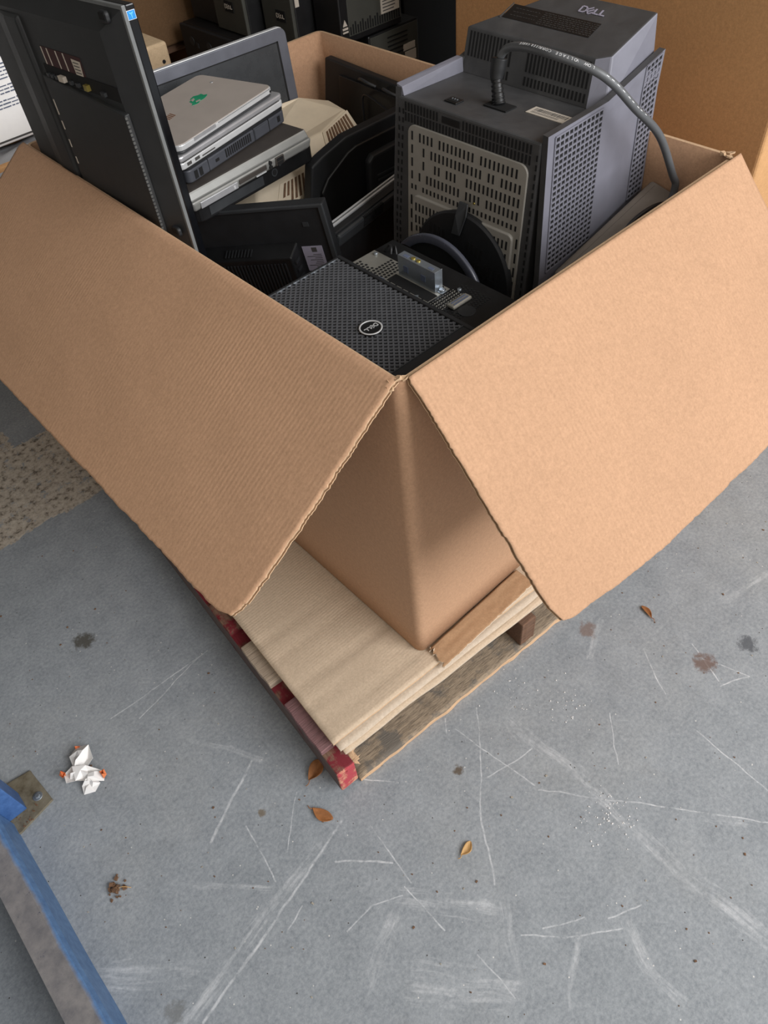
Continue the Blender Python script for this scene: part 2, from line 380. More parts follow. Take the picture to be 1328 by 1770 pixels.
    def text(s, body, Mx, size, mat=0, depth=.0004, align='CENTER'):
        cu = bpy.data.curves.new('t', 'FONT'); cu.body = body; cu.size = size; cu.extrude = depth/2
        cu.align_x = align; cu.align_y = 'CENTER'; cu.resolution_u = 3
        ob = bpy.data.objects.new('t', cu); COL.objects.link(ob)
        dg = bpy.context.evaluated_depsgraph_get()
        me = bpy.data.meshes.new_from_object(ob.evaluated_get(dg))
        vs = [s.bm.verts.new(Mx @ v.co) for v in me.vertices]
        for p in me.polygons: s.face([vs[i] for i in p.vertices], mat)
        bpy.data.objects.remove(ob); bpy.data.curves.remove(cu); bpy.data.meshes.remove(me)
        return s
    def build(s, name, mats, parent=None, bevel=0, seg=2, fix=True):
        if fix: bmesh.ops.recalc_face_normals(s.bm, faces=s.bm.faces[:])
        me = bpy.data.meshes.new(name); s.bm.to_mesh(me); s.bm.free()
        for m in (mats if isinstance(mats, (list, tuple)) else [mats]): me.materials.append(M[m] if isinstance(m, str) else m)
        o = bpy.data.objects.new(name, me); COL.objects.link(o)
        if parent: o.parent = parent
        if bevel:
            b = o.modifiers.new('bevel', 'BEVEL'); b.width = bevel; b.segments = seg; b.limit_method = 'ANGLE'; b.angle_limit = math.radians(40)
        return o
def absorb(host, mb, mats):
    """surface pattern: its geometry becomes part of the host part's own mesh"""
    bpy.context.view_layer.update()
    dg = bpy.context.evaluated_depsgraph_get()
    me = bpy.data.meshes.new_from_object(host.evaluated_get(dg))
    bmesh.ops.recalc_face_normals(mb.bm, faces=mb.bm.faces[:])
    mats = mats if isinstance(mats, (list, tuple)) else [mats]
    base = len(me.materials)
    for m in mats: me.materials.append(M[m] if isinstance(m, str) else m)
    tmp = bpy.data.meshes.new('t'); mb.bm.to_mesh(tmp); mb.bm.free()
    for p in tmp.polygons: p.material_index += base
    bm = bmesh.new(); bm.from_mesh(me); bm.from_mesh(tmp); bm.to_mesh(me); bm.free()
    bpy.data.meshes.remove(tmp)
    host.modifiers.clear(); host.data = me; me.name = host.name
    return host
def catmull(P, sub):
    out = []
    for i in range(len(P)-1):
        p0 = P[max(i-1, 0)]; p1 = P[i]; p2 = P[i+1]; p3 = P[min(i+2, len(P)-1)]
        for k in range(sub):
            t = k/sub
            out.append(.5*((2*p1)+(p2-p0)*t+(2*p0-5*p1+4*p2-p3)*t*t+(3*p1-p0-3*p2+p3)*t**3))
    out.append(P[-1]); return out
def frame(o, x, y):
    x = Vector(x).normalized(); y = Vector(y); y = (y-x*x.dot(y)).normalized(); z = x.cross(y)
    m = Matrix((x, y, z)).transposed().to_4x4(); m.translation = Vector(o); return m
def tag(o, label, cat, group=None, kind=None):
    if label: o['label'] = label
    if cat: o['category'] = cat
    if group: o['group'] = group
    if kind: o['kind'] = kind
    return o
def thing(name, label, cat, Mx=None, group=None):
    o = bpy.data.objects.new(name, None); COL.objects.link(o); o.empty_display_size = .05
    if Mx is not None: o.matrix_world = Mx
    return tag(o, label, cat, group)
def lab(o, s): o['label'] = s; return o
def jit(a, f, seed=0): return a*noise.noise(Vector((f, seed*3.7, .3)))
def T(x, y, z): return Matrix.Translation((x, y, z))
def rnd_outline(w, h, r, n=6):
    pts = []
    for cx, cy, a0 in ((w-r, r, -90), (w-r, h-r, 0), (r, h-r, 90), (r, r, 180)):
        for k in range(n+1):
            a = math.radians(a0+90*k/n); pts.append((cx+r*math.cos(a), cy+r*math.sin(a)))
    return pts
def dell_word(mb, Mx, h, mat=0, th=.0005):
    """wide block letters D, a slanted E, L, L; Mx maps x = reading direction, y = up, z = out of the face; centred"""
    t = h*.2; W = h*.95
    def bar(p, q, wd):
        p, q = Vector(p), Vector(q); d = (q-p).normalized(); n = Vector((-d.y, d.x))*wd/2
        pts = [p-n-d*0, q-n, q+n, p+n]
        mb.prism([Mx @ Vector((a.x, a.y, 0)) for a in pts], Mx.to_3x3() @ Vector((0, 0, th)), mat)
    x = -2*W
    # D
    out = [(0, 0), (W*.55, 0), (W*.86, h*.22), (W*.86, h*.78), (W*.55, h), (0, h)]
    for a, b in zip(out, out[1:]+out[:1]): bar((x+a[0], a[1]-h/2), (x+b[0], b[1]-h/2), t)
    # slanted E
    x += W*1.22; c, s = math.cos(math.radians(38)), math.sin(math.radians(38))
    rt = lambda px, py: (x+W*.34+c*px-s*py, c*py+s*px)
    k = h*.60
    bar(rt(-k*.7, -k*.75), rt(-k*.7, k*.75), t)
    for yy in (-k*.75, 0, k*.75): bar(rt(-k*.7, yy), rt(k*.75, yy), t*.9)
    for q in (1, 2):
        x += W*.95
        bar((x, -h/2), (x, h/2), t*1.1); bar((x, -h/2+t/2), (x+W*.72, -h/2+t/2), t)

# ------------------------------------------------------------------ setting
mb = MB(); mb.box((-6, -6, -.1), (8, 6, 0)); f = mb.build('floor', floor_material()); tag(f, 'grey painted concrete floor with pale scratches and scuffs', 'floor', kind='structure')
def wall_mat():
    t = NT('wall_dark_block'); t.color(t.ramp(t.noise(4, 5), [(.3, srgb(70, 68, 64)), (.7, srgb(88, 85, 80))])); t.rough(.9); return t.m
WM = wall_mat()
mb = MB(); mb.box((-6, 4.6, 0), (8, 4.8, 4.2)); tag(mb.build('wall_back', WM), 'dark wall behind the stacked computers', 'wall', kind='structure')
mb = MB(); mb.box((5.6, -6, 0), (5.8, 4.6, 4.2)); tag(mb.build('wall_right', WM), 'dark wall far behind the tall carton', 'wall', kind='structure')
mb = MB(); mb.box((-2.4, .9, 0), (-2.2, 4.6, 4.2)); tag(mb.build('wall_left', WM), 'dark wall left of the cartons', 'wall', kind='structure')
mb = MB(); mb.box((-6, .8, 4.2), (8, 4.8, 4.3)); tag(mb.build('ceiling', WM), 'dark ceiling over the rear of the store room', 'ceiling', kind='structure')

# ------------------------------------------------------------------ the big open box
BW, BD, ZB, ZT, TH = .87, 1.233, .15, .911, .0075
box = thing('cardboard_box', 'large open cardboard bulk box full of old computers on the pallet', 'cardboard box', T(0, 0, 0))
def rrect(x0, y0, x1, y1, r, n=5):
    pts = []
    for cx, cy, a0 in ((x1-r, y0+r, -90), (x1-r, y1-r, 0), (x0+r, y1-r, 90), (x0+r, y0+r, 180)):
        for k in range(n+1):
            a = math.radians(a0+90*k/n); pts.append((cx+r*math.cos(a), cy+r*math.sin(a)))
    return pts
def sleeve():
    mb = MB(); o = rrect(0, 0, BW, BD, .018); i = rrect(TH, TH, BW-TH, BD-TH, .012); n = len(o); nz = 10
    V = []
    for k in range(nz+1):
        z = ZB+(ZT-ZB)*k/nz
        V.append(([mb.bm.verts.new((x, y, z)) for x, y in o], [mb.bm.verts.new((x, y, z)) for x, y in i]))
    for k in range(nz):
        for a in range(n):
            b = (a+1) % n
            mb.face([V[k][0][a], V[k][0][b], V[k+1][0][b], V[k+1][0][a]], 0, True)
            mb.face([V[k][1][b], V[k][1][a], V[k+1][1][a], V[k+1][1][b]], 0, True)
    for a in range(n):
        b = (a+1) % n
        mb.face([V[nz][0][a], V[nz][0][b], V[nz][1][b], V[nz][1][a]], 1)
        mb.face([V[0][0][b], V[0][0][a], V[0][1][a], V[0][1][b]], 1)
    return mb.build('walls', ['card_wall', 'card_edge'], box)
sleeve()
mb = MB(); mb.box((TH, TH, ZB), (BW-TH, BD-TH, ZB+.3)); mb.build('false_floor', 'card_wall', box)  # raised false floor, unseen, for the contents to rest on
def fray(u, s, a=.0035): return a*.7*noise.noise(Vector((u*16, s, 1.1)))+a*.55*noise.noise(Vector((u*70, s, 7.1)))+a*.45*noise.noise(Vector((u*190, s, 3.1)))
def left_flap(u, v):
    # u along the fold from the near corner to the far one, v from the fold to the outer edge
    y = .004+u*(BD-.004); L = .424*v
    e = max(0, 1-u*60); y += fray(v, 3)*max(0, 1-u*25)-.004*math.sin(v*math.pi)*(1-u)
    L += fray(u, 5, .003)*(v > .97)
    if v > .9 and u < .03: L -= .010*(v-.9)/.1*(1-u/.03); y += .010*(v-.9)/.1*(1-u/.03)
    sag = .006*math.sin(math.pi*v)*math.sin(math.pi*u)
    d = Vector((-.825, 0, -.565)); n = Vector((-.565, 0, .825))
    k = min(1, L/.012)
    p = Vector((.001, y, ZT+.001))+d*L+n*(.004*k-.004+sag+.0012*noise.noise(Vector((u*9, v*5, 2))))
    return p
mb = MB(); mb.slab(lambda u, v: left_flap(1-u, v), 150, 110, .0085, 0, 1, None, 2); lab(mb.build('flap', ['card_left', 'card_edge', 'card_core'], box, fix=True), 'left flap folded out, with a torn double-wall near edge')
def right_flap(u, v):
    x = .014+u*(BW-.014); Lm = .432+.030*min(1, u*3.5)**.7+.006*u
    L = Lm*v
    x += fray(v, 9, .003)*max(0, 1-u*25)
    L += fray(u, 15, .003)*(v > .97)
    if v > .92 and u < .03: x += .010*(v-.92)/.08*(1-u/.03)
    d = Vector((0, -.699, -.715)); n = Vector((0, -.715, .699))
    sag = .010*math.sin(math.pi*v)*math.sin(math.pi*u)
    return Vector((x, .001, ZT+.001))+d*L+n*(sag+.0012*noise.noise(Vector((u*9, v*5, 8))))
mb = MB(); mb.slab(right_flap, 150, 90, .0085, 0, 1, None, 2); lab(mb.build('flap', ['card_right', 'card_edge', 'card_core'], box, fix=True), 'right flap folded out over the front')
# torn paper where the flaps part at the near and right corners
def scrap(pts, parent, name='torn_corner', m='card_edge', seed=1):
    rr = random.Random(seed); mb = MB()
    for (x, y, z), r in pts:
        q = []
        for k in range(7):
            a = 2*math.pi*k/7; q.append((x+r*math.cos(a)*rr.uniform(.6, 1.2), y+r*math.sin(a)*rr.uniform(.6, 1.2), z+rr.uniform(-.002, .004)))
        mb.prism(q, (0, 0, -.003))
    return mb.build(name, m, parent)
scrap([((.004, .006, .916), .007), ((.012, .002, .915), .006), ((-.005, .010, .914), .006), ((-.013, .006, .908), .006)], box)
scrap([((.865, .012, .916), .008), ((.858, .02, .914), .008), ((.852, .005, .914), .007)], box, seed=3)

# ------------------------------------------------------------------ pallet and cardboard sheets
PM = T(-.300, -.058, 0) @ Matrix.Rotation(math.radians(-4.4), 4, 'Z')
pal = thing('wooden_pallet', 'worn wooden pallet with red painted side under the open box', 'pallet', PM)
def stringer(x0, mats, ln=1.22):
    mb = MB(); wd = .044
    # rough red end block: slightly chewed
    n = 14
    mb.slab(lambda u, v: Vector((x0+wd*u, ln*v-(.004*noise.noise(Vector((u*9, v*3, x0)))), .105)), 6, n, .089, 0, 1 if len(mats) > 1 else 0)
    return mb.build('stringer', mats, pal, bevel=.004)
lab(stringer(0, ['red_wood', 'stringer_side']), 'red painted outer stringer with a scuffed end')
stringer(.53, ['wood_plain']); stringer(.972, ['wood_plain'])
mb = MB(); mb.box((.0, -.002, .018), (.044, .006, .104)); lab(mb.build('stringer_end', 'red_end', pal, bevel=.006), 'pink red splintered end grain')
for (y0, y1), m in zip(((.052, .192), (.250, .375), (.425, .525), (.608, .696), (.78, .88), (.96, 1.06), (1.12, 1.22)), ('board_mauve', 'board_pale', 'red_wood', 'board_pale', 'board_mauve', 'board_pale', 'board_mauve')):
    mb = MB(); mb.slab(lambda u, v: Vector((1.016*u+.003*noise.noise(Vector((v*20, y0, 1)))*(u < .01), y0+(y1-y0)*v, .124+.001*noise.noise(Vector((u*14, v*6, y0))))), 20, 6, .019, 0)
    mb.build('deck_board', m, pal, bevel=.002)
for y0, y1 in ((-.006, .100), (.55, .66), (1.12, 1.22)):
    mb = MB()
    mb.slab(lambda u, v: Vector((.046+.97*u, y0+(y1-y0)*v+(.004*noise.noise(Vector((u*22, y0, 5))))*(v < .01), .017+.001*noise.noise(Vector((u*30, v*8, 3))))), 60, 8, .016, 0, 1)
    mb.build('bottom_board', ['board_dirty', 'board_edge'], pal)
# chewed splinter piece on the red end
mb = MB(); mb.slab(lambda u, v: Vector((.028+.03*u, .0+.045*v, .100+.006*noise.noise(Vector((u*6, v*9, 2))))), 5, 6, .012); lab(mb.build('splinter', 'board_edge', pal), 'torn yellow splinters beside the red end')

SM = lambda yaw: Matrix.Rotation(math.radians(yaw), 4, 'Z')
def sheet(name, label, o, yaw, lx, ly, z, th, mats, seed, rag=.01, bumpy=.0012, crease=(), shape=None):
    mb = MB(); R = T(o[0], o[1], 0) @ SM(yaw)
    def F(u, v):
        x = lx*u; y = ly*v
        if v < .02: y += (1-v/.02)*(rag*.6*noise.noise(Vector((u*9, seed, 1)))+rag*noise.noise(Vector((u*70, seed, 2))))
        if shape: x, y = shape(u, v, x, y)
        zz = bumpy*noise.noise(Vector((x*22, y*5, seed)))+bumpy*.5*noise.noise(Vector((x*60, y*60, seed)))
        for cy, cw, ch in crease: zz -= ch*math.exp(-((y-cy-.02*x)/cw)**2)
        return R @ Vector((x, y, z+zz))
    mb.slab(F, 70, 90, th, 0, 1)
    o_ = mb.build(name, mats, None)
    return tag(o_, label, 'cardboard sheet', 'cardboard sheets layered on the pallet')
sheet('cardboard_sheet', 'lowest pale cardboard sheet lying directly on the pallet boards', (-.262, -.046), -5.0, .98, 1.13, .130, .0045, ['card_grey', 'card_paper'], 4, .005)
sheet('cardboard_sheet', 'middle cardboard sheet with a peeling pale front edge', (-.266, -.036), -4.4, .98, 1.12, .1365, .0045, ['card_paper', 'card_paper'], 9, .006)
sheet('cardboard_sheet', 'wide greyish tan cardboard sheet on top, creased, beside the box corner', (-.270, -.020), -4.4, .97, 1.12, .1460, .005, ['card_grey', 'card_edge'], 2, .004, .0015, ((.045, .005, .0026), (.068, .004, .0022), (.10, .004, .002), (.145, .004, .0034), (.165, .005, .002), (.30, .004, .0030), (.24, .01, .0014)))
def strip_shape(u, v, x, y):
    if u < .03: x += .010*noise.noise(Vector((v*14, 3, 3)))*(1-u/.03)
    return x, y
mb = MB()
def stripF(u, v):
    x = .012+.30*u; y = -.060+.054*v+.004*u
    if u < .03: x += .012*noise.noise(Vector((v*9, 3, 3)))*(1-u/.03)+.012*(v)*(1-u/.03)
    if v < .05: y += .003*noise.noise(Vector((u*30, 3, 6)))
    return Vector((x, y, .1530+.0012*noise.noise(Vector((u*8, v*4, 1)))))
mb.slab(stripF, 60, 14, .0045, 0, 1)
tag(mb.build('cardboard_strip', ['card_brown', 'card_paper']), 'brown torn cardboard strip wedged along the front of the box corner', 'cardboard sheet')

# ------------------------------------------------------------------ CRT monitor, lying on its screen
CM = frame((.5133, .5382, 1.0344), (.0373, -.9991, -.0189), (.9979, .0383, -.0526))
crt = thing('crt_monitor', 'big dark grey tube monitor lying face down with its grey vented underside showing', 'monitor', CM)
D_ = .50
xr = lambda z: .3608-.082*min(0, z) if z > -.27 else .3608+.0221
xl = lambda z: -.0508*min(0, -z)*-1 if False else (.05*z if z > -.27 else -.0135)
# dark bottom frame + deck core
mb = MB()
mb.hexa([(xl(-.45), 0, -.45), (.355, 0, -.45), (.355, .345, -.45), (xl(-.45), .345, -.45), (.006, 0, -.024), (.350, 0, -.024), (.350, .345, -.024), (.006, .345, -.024)])
shell = mb.build('shell', 'crt_dark', crt, bevel=.004)
mb = MB(); mb.box((-.02, -.02, -D_), (.385, .37, -.452)); mb.build('screen_bezel', 'crt_dark', crt, bevel=.01)
# bottom frame perforation: rows of slots round the plate, and grooves at the right edge
mb = MB()
for r, z in enumerate((-.0385, -.0575)):
    for k in range(38):
        x = .024+k*.0082
        if r == 0 and .112 < x < .165: continue
        mb.box((x, -.0012, z-.0078), (x+.0036, .001, z+.0078))
for k in range(22):
    z = -.045-k*.0165
    for dx in (.343,):
        x = dx+.008*(-z)/.25*0
        mb.box((x, -.0012, z-.010), (x+.003, .001, z))
    for dx in (.010, .020):
        mb.box((xl(z)+dx, -.0012, z-.009), (xl(z)+dx+.003, .001, z))
absorb(shell, mb, 'hole')
mb = MB(); mb.box((.120, -.0016, -.046), (.166, .001, -.034)); mb.build('latch', 'black', crt, bevel=.001)
# side panels
def side_panel(sg):
    mb = MB(); th = .013
    def X(z, o): return (xr(z)+o if sg > 0 else xl(z)-o)
    pts = [(.0, -.450), (.0, -.012), (.176, -.001), (.345, .044), (.345, -.450)]
    # outer skin with a fin top; z levels sampled to follow the lean
    lv = [-.450, -.27, -.15, -.02]
    rows = []
    for z in lv: rows.append([(0, z), (.176, z), (.345, z)])
    rows.append([(0, -.010), (.176, -.001), (.345, .044)])
    O = [[mb.bm.verts.new((X(z, 0) if sg > 0 else X(z, 0), y, z)) for y, z in r] for r in rows]
    I = [[mb.bm.verts.new((X(z, 0)-sg*th, y+ (.002 if k == 0 else 0), z)) for k, (y, z) in enumerate(r)] for r in rows]
    for a in range(len(rows)-1):
        for b in range(2):
            mb.face([O[a][b], O[a][b+1], O[a+1][b+1], O[a+1][b]], 0); mb.face([I[a][b+1], I[a][b], I[a+1][b], I[a+1][b+1]], 1)
        mb.face([O[a][0], I[a][0], I[a+1][0], O[a+1][0]], 1); mb.face([O[a][2], I[a][2], I[a+1][2], O[a+1][2]], 1)
    for b in range(2): mb.face([O[-1][b], O[-1][b+1], I[-1][b+1], I[-1][b]], 1); mb.face([O[0][b], O[0][b+1], I[0][b+1], I[0][b]], 1)
    p = mb.build('side_panel', ['crt_grey', 'crt_dark'], crt)
    if sg < 0: return p
    # lattice vents: dark backing and raised bars
    for (y0, y1, z0, z1, sl0, sl1, ncol, nrow) in ((.020, .160, -.262, -.016, 0, .008, 11, 24), (.288, .336, -.215, .028, .0, .012, 4, 24)):
        bk = MB(); g = MB()
        P = lambda y, q, off: Vector((xr(zz(y, q))+off, y, zz(y, q)))
        zz = lambda y, q: (z0+(y-y0)*.10)+((z1+sl1*(y-y0)/(y1-y0))-(z0+(y-y0)*.10))*q
        for a in range(8):
            q0, q1 = a/8, (a+1)/8
            bk.hexa([P(y0, q0, -.002), P(y1, q0, -.002), P(y1, q1, -.002), P(y0, q1, -.002), P(y0, q0, .0006), P(y1, q0, .0006), P(y1, q1, .0006), P(y0, q1, .0006)])
        bk.build('vent_recess', 'hole', p)
        for c in range(ncol+1):
            y = y0+(y1-y0)*c/ncol; wv = (y1-y0)/ncol*.13
            for a in range(6):
                q0, q1 = a/6, (a+1)/6
                g.hexa([P(y-wv, q0, 0), P(y+wv, q0, 0), P(y+wv, q1, 0), P(y-wv, q1, 0), P(y-wv, q0, .0022), P(y+wv, q0, .0022), P(y+wv, q1, .0022), P(y-wv, q1, .0022)])
        for r in range(nrow+1):
            q = r/nrow; hq = .15/nrow
            g.hexa([P(y0, q-hq, 0), P(y1, q-hq, 0), P(y1, q+hq, 0), P(y0, q+hq, 0), P(y0, q-hq, .0026), P(y1, q-hq, .0026), P(y1, q+hq, .0026), P(y0, q+hq, .0026)])
        lab(g.build('vent_grille', 'crt_grey', p), 'square lattice vent in the grey side')
    return p
side_panel(1); side_panel(-1)
# left fin: pale inner face seen from the front
mb = MB(); mb.hexa([(.004, .003, -.024), (.018, .004, -.024), (.018, .178, -.024), (.004, .178, -.024), (-.001, .002, -.004), (.014, .002, -.008), (.014, .178, .002), (-.001, .178, .003)])
mb.build('fin', 'crt_grey', crt, bevel=.001)
# grey bottom plate with slots
def plate():
    mb = MB(); z1, z0 = -.066, -.440
    o = rnd_outline(.295, z1-z0, .018); mb.prism([(.036+a, 0, z0+b) for a, b in o], (0, -.005, 0))
    pl = mb.build('bottom_plate', 'crt_plate', crt, bevel=.001)
    mb = MB(); o = rnd_outline(.262, .235, .012); mb.prism([(.055+a, -.004, -.434+b) for a, b in o], (0, -.008, 0)); lab(mb.build('raised_panel', 'crt_plate', pl, bevel=.002), 'raised slotted mount panel')
    mb = MB(); rr = random.Random(5)
    for r, z in enumerate((-.086, -.1115, -.137, -.1625, -.186)):
        hh = .0082 if r < 4 else .0050
        for k in range(27):
            x = .046+k*.0104
            if rr.random() < (.10 if r in (1, 3) else .05): continue
            if r in (1, 2) and k in (1, 2, 4): continue
            if r == 0 and k in (1,): continue
            if x > .320: continue
            mb.box((x, -.0056, z-hh), (x+.0040, -.003, z+hh))
    for z in (-.215, -.245, -.275, -.305, -.335, -.365):
        mb.box((.0445, -.0056, z-.010), (.0485, -.003, z+.010)); mb.box((.3225, -.0056, z-.010), (.3265, -.003, z+.010))
    for z in (-.222, -.248):
        for k in range(25):
            x = .064+k*.0100
            mb.box((x, -.0126, z-.0085), (x+.0040, -.010, z+.0085))
    for k in range(24): mb.box((.066+k*.0100, -.0126, -.274), (.070+k*.0100, -.010, -.262))
    absorb(pl, mb, 'hole')
    mb = MB(); mb.cyl((.215, -.007, -.170), (.215, -.003, -.170), .0022, seg=12); mb.build('screw', 'brass', pl)
plate()
# swivel stand: cup against the plate and foot ring nearer
sw = MB(); c = (.205, 0, -.318)
sw.cyl((.2, -.005, -.32), (.2, -.017, -.32), .127, .129, seg=72, smooth=False); sw.cyl((.2, -.017, -.32), (.2, -.020, -.32), .129, .125, seg=72, smooth=False); sw.cyl((.2, -.019, -.322), (.198, -.062, -.335), .06, .05, seg=40)
so = sw.build('swivel_stand', 'black_soft', crt)
mb = MB()
for gx, gz in ((.112, -.245), (.214, -.253), (.262, -.285), (.232, -.292)):
    for k in range(4): mb.prism([(gx+k*.0115, -.0196, gz-.011-k*.002), (gx+k*.0115+.006, -.0196, gz-.011-k*.002), (gx+k*.0115+.008, -.0196, gz+.011-k*.002), (gx+k*.0115+.002, -.0196, gz+.011-k*.002)], (0, -.0010, 0))
mb.box((.268, -.0206, -.318), (.292, -.0196, -.304))
absorb(so, mb, 'hole')
mb = MB(); mb.prism([(.178, -.0245, -.236), (.200, -.0245, -.234), (.212, -.022, -.192), (.209, -.014, -.170), (.187, -.014, -.170), (.186, -.022, -.195)], (0, -.004, 0)); mb.build('clip_tab', 'charcoal', so, bevel=.0015)
mb = MB(); mb.cyl((.198, -.054, -.335), (.191, -.072, -.348), .055, .112, seg=56); mb.cyl((.191, -.0705, -.348), (.19, -.0745, -.35), .116, .129, seg=64, smooth=False); mb.build('foot_cup', 'black', so)
mb = MB(); mb.ring((.19, -.074, -.35), (0, -1, 0), .112, .131, .010, 72); lab(mb.build('foot_rim', 'rim_highlight', so, bevel=.003), 'rim of the round foot, highlight painted in as paler grey')
mb = MB(); mb.cyl((.19, -.0741, -.35), (.19, -.078, -.35), .113, seg=56); mb.build('foot_dish', 'hole', so)
# deck details
mb = MB(); mb.box((.094, .034, -.0235), (.124, .058, -.0210)); sk = mb.build('power_socket', 'black', crt, bevel=.001)
mb = MB(); mb.prism([(.098, .038, -.0209), (.120, .038, -.0209), (.120, .050, -.0209), (.115, .055, -.0209), (.103, .055, -.0209), (.098, .050, -.0209)], (0, 0, .0004), 0)
for dx in (.103, .109, .115): mb.box((dx, .0455, -.0206), (dx+.0014, .0495, -.0190), 1)
mb.build('socket_pins', ['hole', 'zinc'], sk)
mb = MB(); mb.box((.165, .065, -.0235), (.218, .098, -.0212)); mb.build('cable_recess', 'hole', crt)
mb = MB(); mb.box((.243, .092, -.0238), (.330, .124, -.0226)); lb = mb.build('barcode_label', 'offwhite', crt)
mb = MB(); rr = random.Random(2)
x = .250
while x < .320:
    wv = rr.choice((.0008, .0014, .002)); mb.box((x, .106, -.0227), (x+wv, .119, -.0224)); x += wv+rr.choice((.001, .0016))
for yy in (.097, .101): mb.box((.25, yy, -.0227), (.31, yy+.0014, -.0224))
absorb(lb, mb, 'ink_dark')
# rear housing
hv = [(.012, .176, -.026), (.317, .176, -.026), (.350, .190, -.026), (.350, .345, -.026), (.0, .345, -.026), (.004, .2, .050), (.3056, .2, .050), (.330, .214, .056), (.336, .335, .100), (.125, .335, .100), (.06, .262, .073)]
mb = MB(); v = [mb.bm.verts.new(p) for p in hv]
mb.face([v[5], v[6], v[7], v[8], v[9], v[10]], 0); mb.face([v[0], v[1], v[6], v[5]], 0); mb.face([v[1], v[2], v[7], v[6]], 1)
mb.face([v[2], v[3], v[8], v[7]], 1); mb.face([v[3], v[4], v[9], v[8]], 0); mb.face([v[4], v[0], v[5], v[10], v[9]], 0); mb.face([v[0], v[4], v[3], v[2], v[1]], 0)
hs = mb.build('rear_housing', ['crt_dark', 'crt_grey'], crt, bevel=.003)
mb = MB()
def hf(x, s): # point on the slanted front face, x along, s up 0..1
    a = Vector(hv[0]).lerp(Vector(hv[1]), x); b = Vector(hv[5]).lerp(Vector(hv[6]), x); return a.lerp(b, s)
nf = Vector((0, -.953, .30))
for k in range(34):
    x = .035+k*.0282
    if 13 <= k <= 16: continue
    for s0, s1 in ((.12, .30), (.40, .93)):
        if s0 < .2 and k < 11: continue
        a, b, c, d = hf(x, s0), hf(x+.014, s0), hf(x+.014, s1), hf(x, s1)
        mb.prism([a-nf*.001, b-nf*.001, c-nf*.001, d-nf*.001], nf*.0016)
absorb(hs, mb, 'hole')
# cap frame: x along the reading direction, y up the slope
capn = Vector((0, -.347, .938)); capM = frame((0, .2, .0502), (1, 0, 0), (0, .938, .347))
mb = MB(); mb.box((.056, .044, .0002), (.258, .084, .0006), 0, capM); pl2 = mb.build('rating_label', 'black', hs)
mb = MB(); rr = random.Random(9)
for r in range(7):
    x = .135
    while x < .255:
        l = rr.uniform(.002, .008); mb.box((x, .048+r*.005, .0006), (x+l, .0492+r*.005, .0008), 0, capM); x += l+rr.uniform(.002, .004)
    x = .068
    while x < .128:
        l = rr.uniform(.002, .007); 
        if r % 2: mb.box((x, .049+r*.005, .0006), (x+l, .0500+r*.005, .0008), 0, capM)
        x += l+rr.uniform(.002, .004)
absorb(pl2, mb, 'ink_dark')
mb = MB(); mb.prism([capM @ Vector(q) for q in ((.050, .042, .0002), (.0525, .042, .0002), (.0545, .086, .0002), (.052, .086, .0002))], capn*.001); mb.build('label_edge', 'ink_dark', pl2)
mb = MB(); dell_word(mb, capM @ T(.222, .110, .0004), .0150, 0, .0006); lab(mb.build('logo', 'lilac', hs), 'pale DELL lettering')

# ------------------------------------------------------------------ monitor cable
cab = thing('monitor_cable', 'thick grey cable arching from the tube monitor down its right side', 'cable', T(.604, .356, 1.005))
o0 = Vector((.604, .356, 1.005))
path = [(.6255, .3765, 1.074), (.628, .362, 1.090), (.622, .325, 1.101), (.605, .25, 1.109), (.626, .18, 1.094), (.655, .15, 1.068), (.694, .125, 1.023), (.770, .11, .954), (.822, .095, .867), (.834, .09, .842), (.83, .09, .800), (.815, .085, .70)]
path = [Vector(p)-o0 for p in path]
mb = MB(); mb.tube(path, .0072, 14, 0, 10); cc = mb.build('cord', 'cable', cab)
mb = MB()
mb.tube([Vector((.604, .356, 1.004))-o0, Vector((.607, .362, 1.018))-o0, Vector((.613, .372, 1.040))-o0], .0085, 14, 0, 12, lambda t: .0120-.003*t+(.0014 if int(t*14) % 2 else 0))
mb.build('strain_relief', 'black', cab)
mb = MB(); mb.tube([Vector((.613, .372, 1.036))-o0, Vector((.618, .3755, 1.050))-o0, Vector((.6245, .3765, 1.073))-o0], .012, 16, 0, 6, lambda t: .0085+.0060*min(1, t*1.5)**.7)
mb.build('plug_sleeve', 'black_soft', cab)
# lettering along the upper side of the cord, reading towards the plug
def cord_text():
    P = catmull(path, 24); L = [0]
    for a, b in zip(P, P[1:]): L.append(L[-1]+(b-a).length)
    eye = Vector((-.5171, -.6056, 1.5795))-o0
    mb = MB(); txt = '  LOW VOLTAGE COMPUTER CABLE'[::-1]
    s = .058
    for ch in txt:
        s += .0062
        if ch == ' ': continue
        i = max(k for k in range(len(L)) if L[k] <= s); p = P[i]; tg = (P[min(i+1, len(P)-1)]-P[i-1]).normalized()
        up = Vector((-.45, -.55, .70)); up = (up-tg*up.dot(tg)).normalized()
        x = -tg; y = up.cross(x)
        m = Matrix((x, y, up)).transposed().to_4x4(); m.translation = p+up*.0073
        mb.text(ch, m, .0068, 0, .0003)
    for k in range(9):
        s += .014
        i = max(k_ for k_ in range(len(L)) if L[k_] <= s); p = P[i]; tg = (P[min(i+1, len(P)-1)]-P[i-1]).normalized()
        up = Vector((-.45, -.55, .70)); up = (up-tg*up.dot(tg)).normalized(); y = up.cross(-tg)
        m = Matrix((-tg, y, up)).transposed().to_4x4(); m.translation = p+up*.0071
        mb.box((-.003, -.0005, 0), (.003, .0005, .0002), 0, m)
    return absorb(cc, mb, 'white')
cord_text()

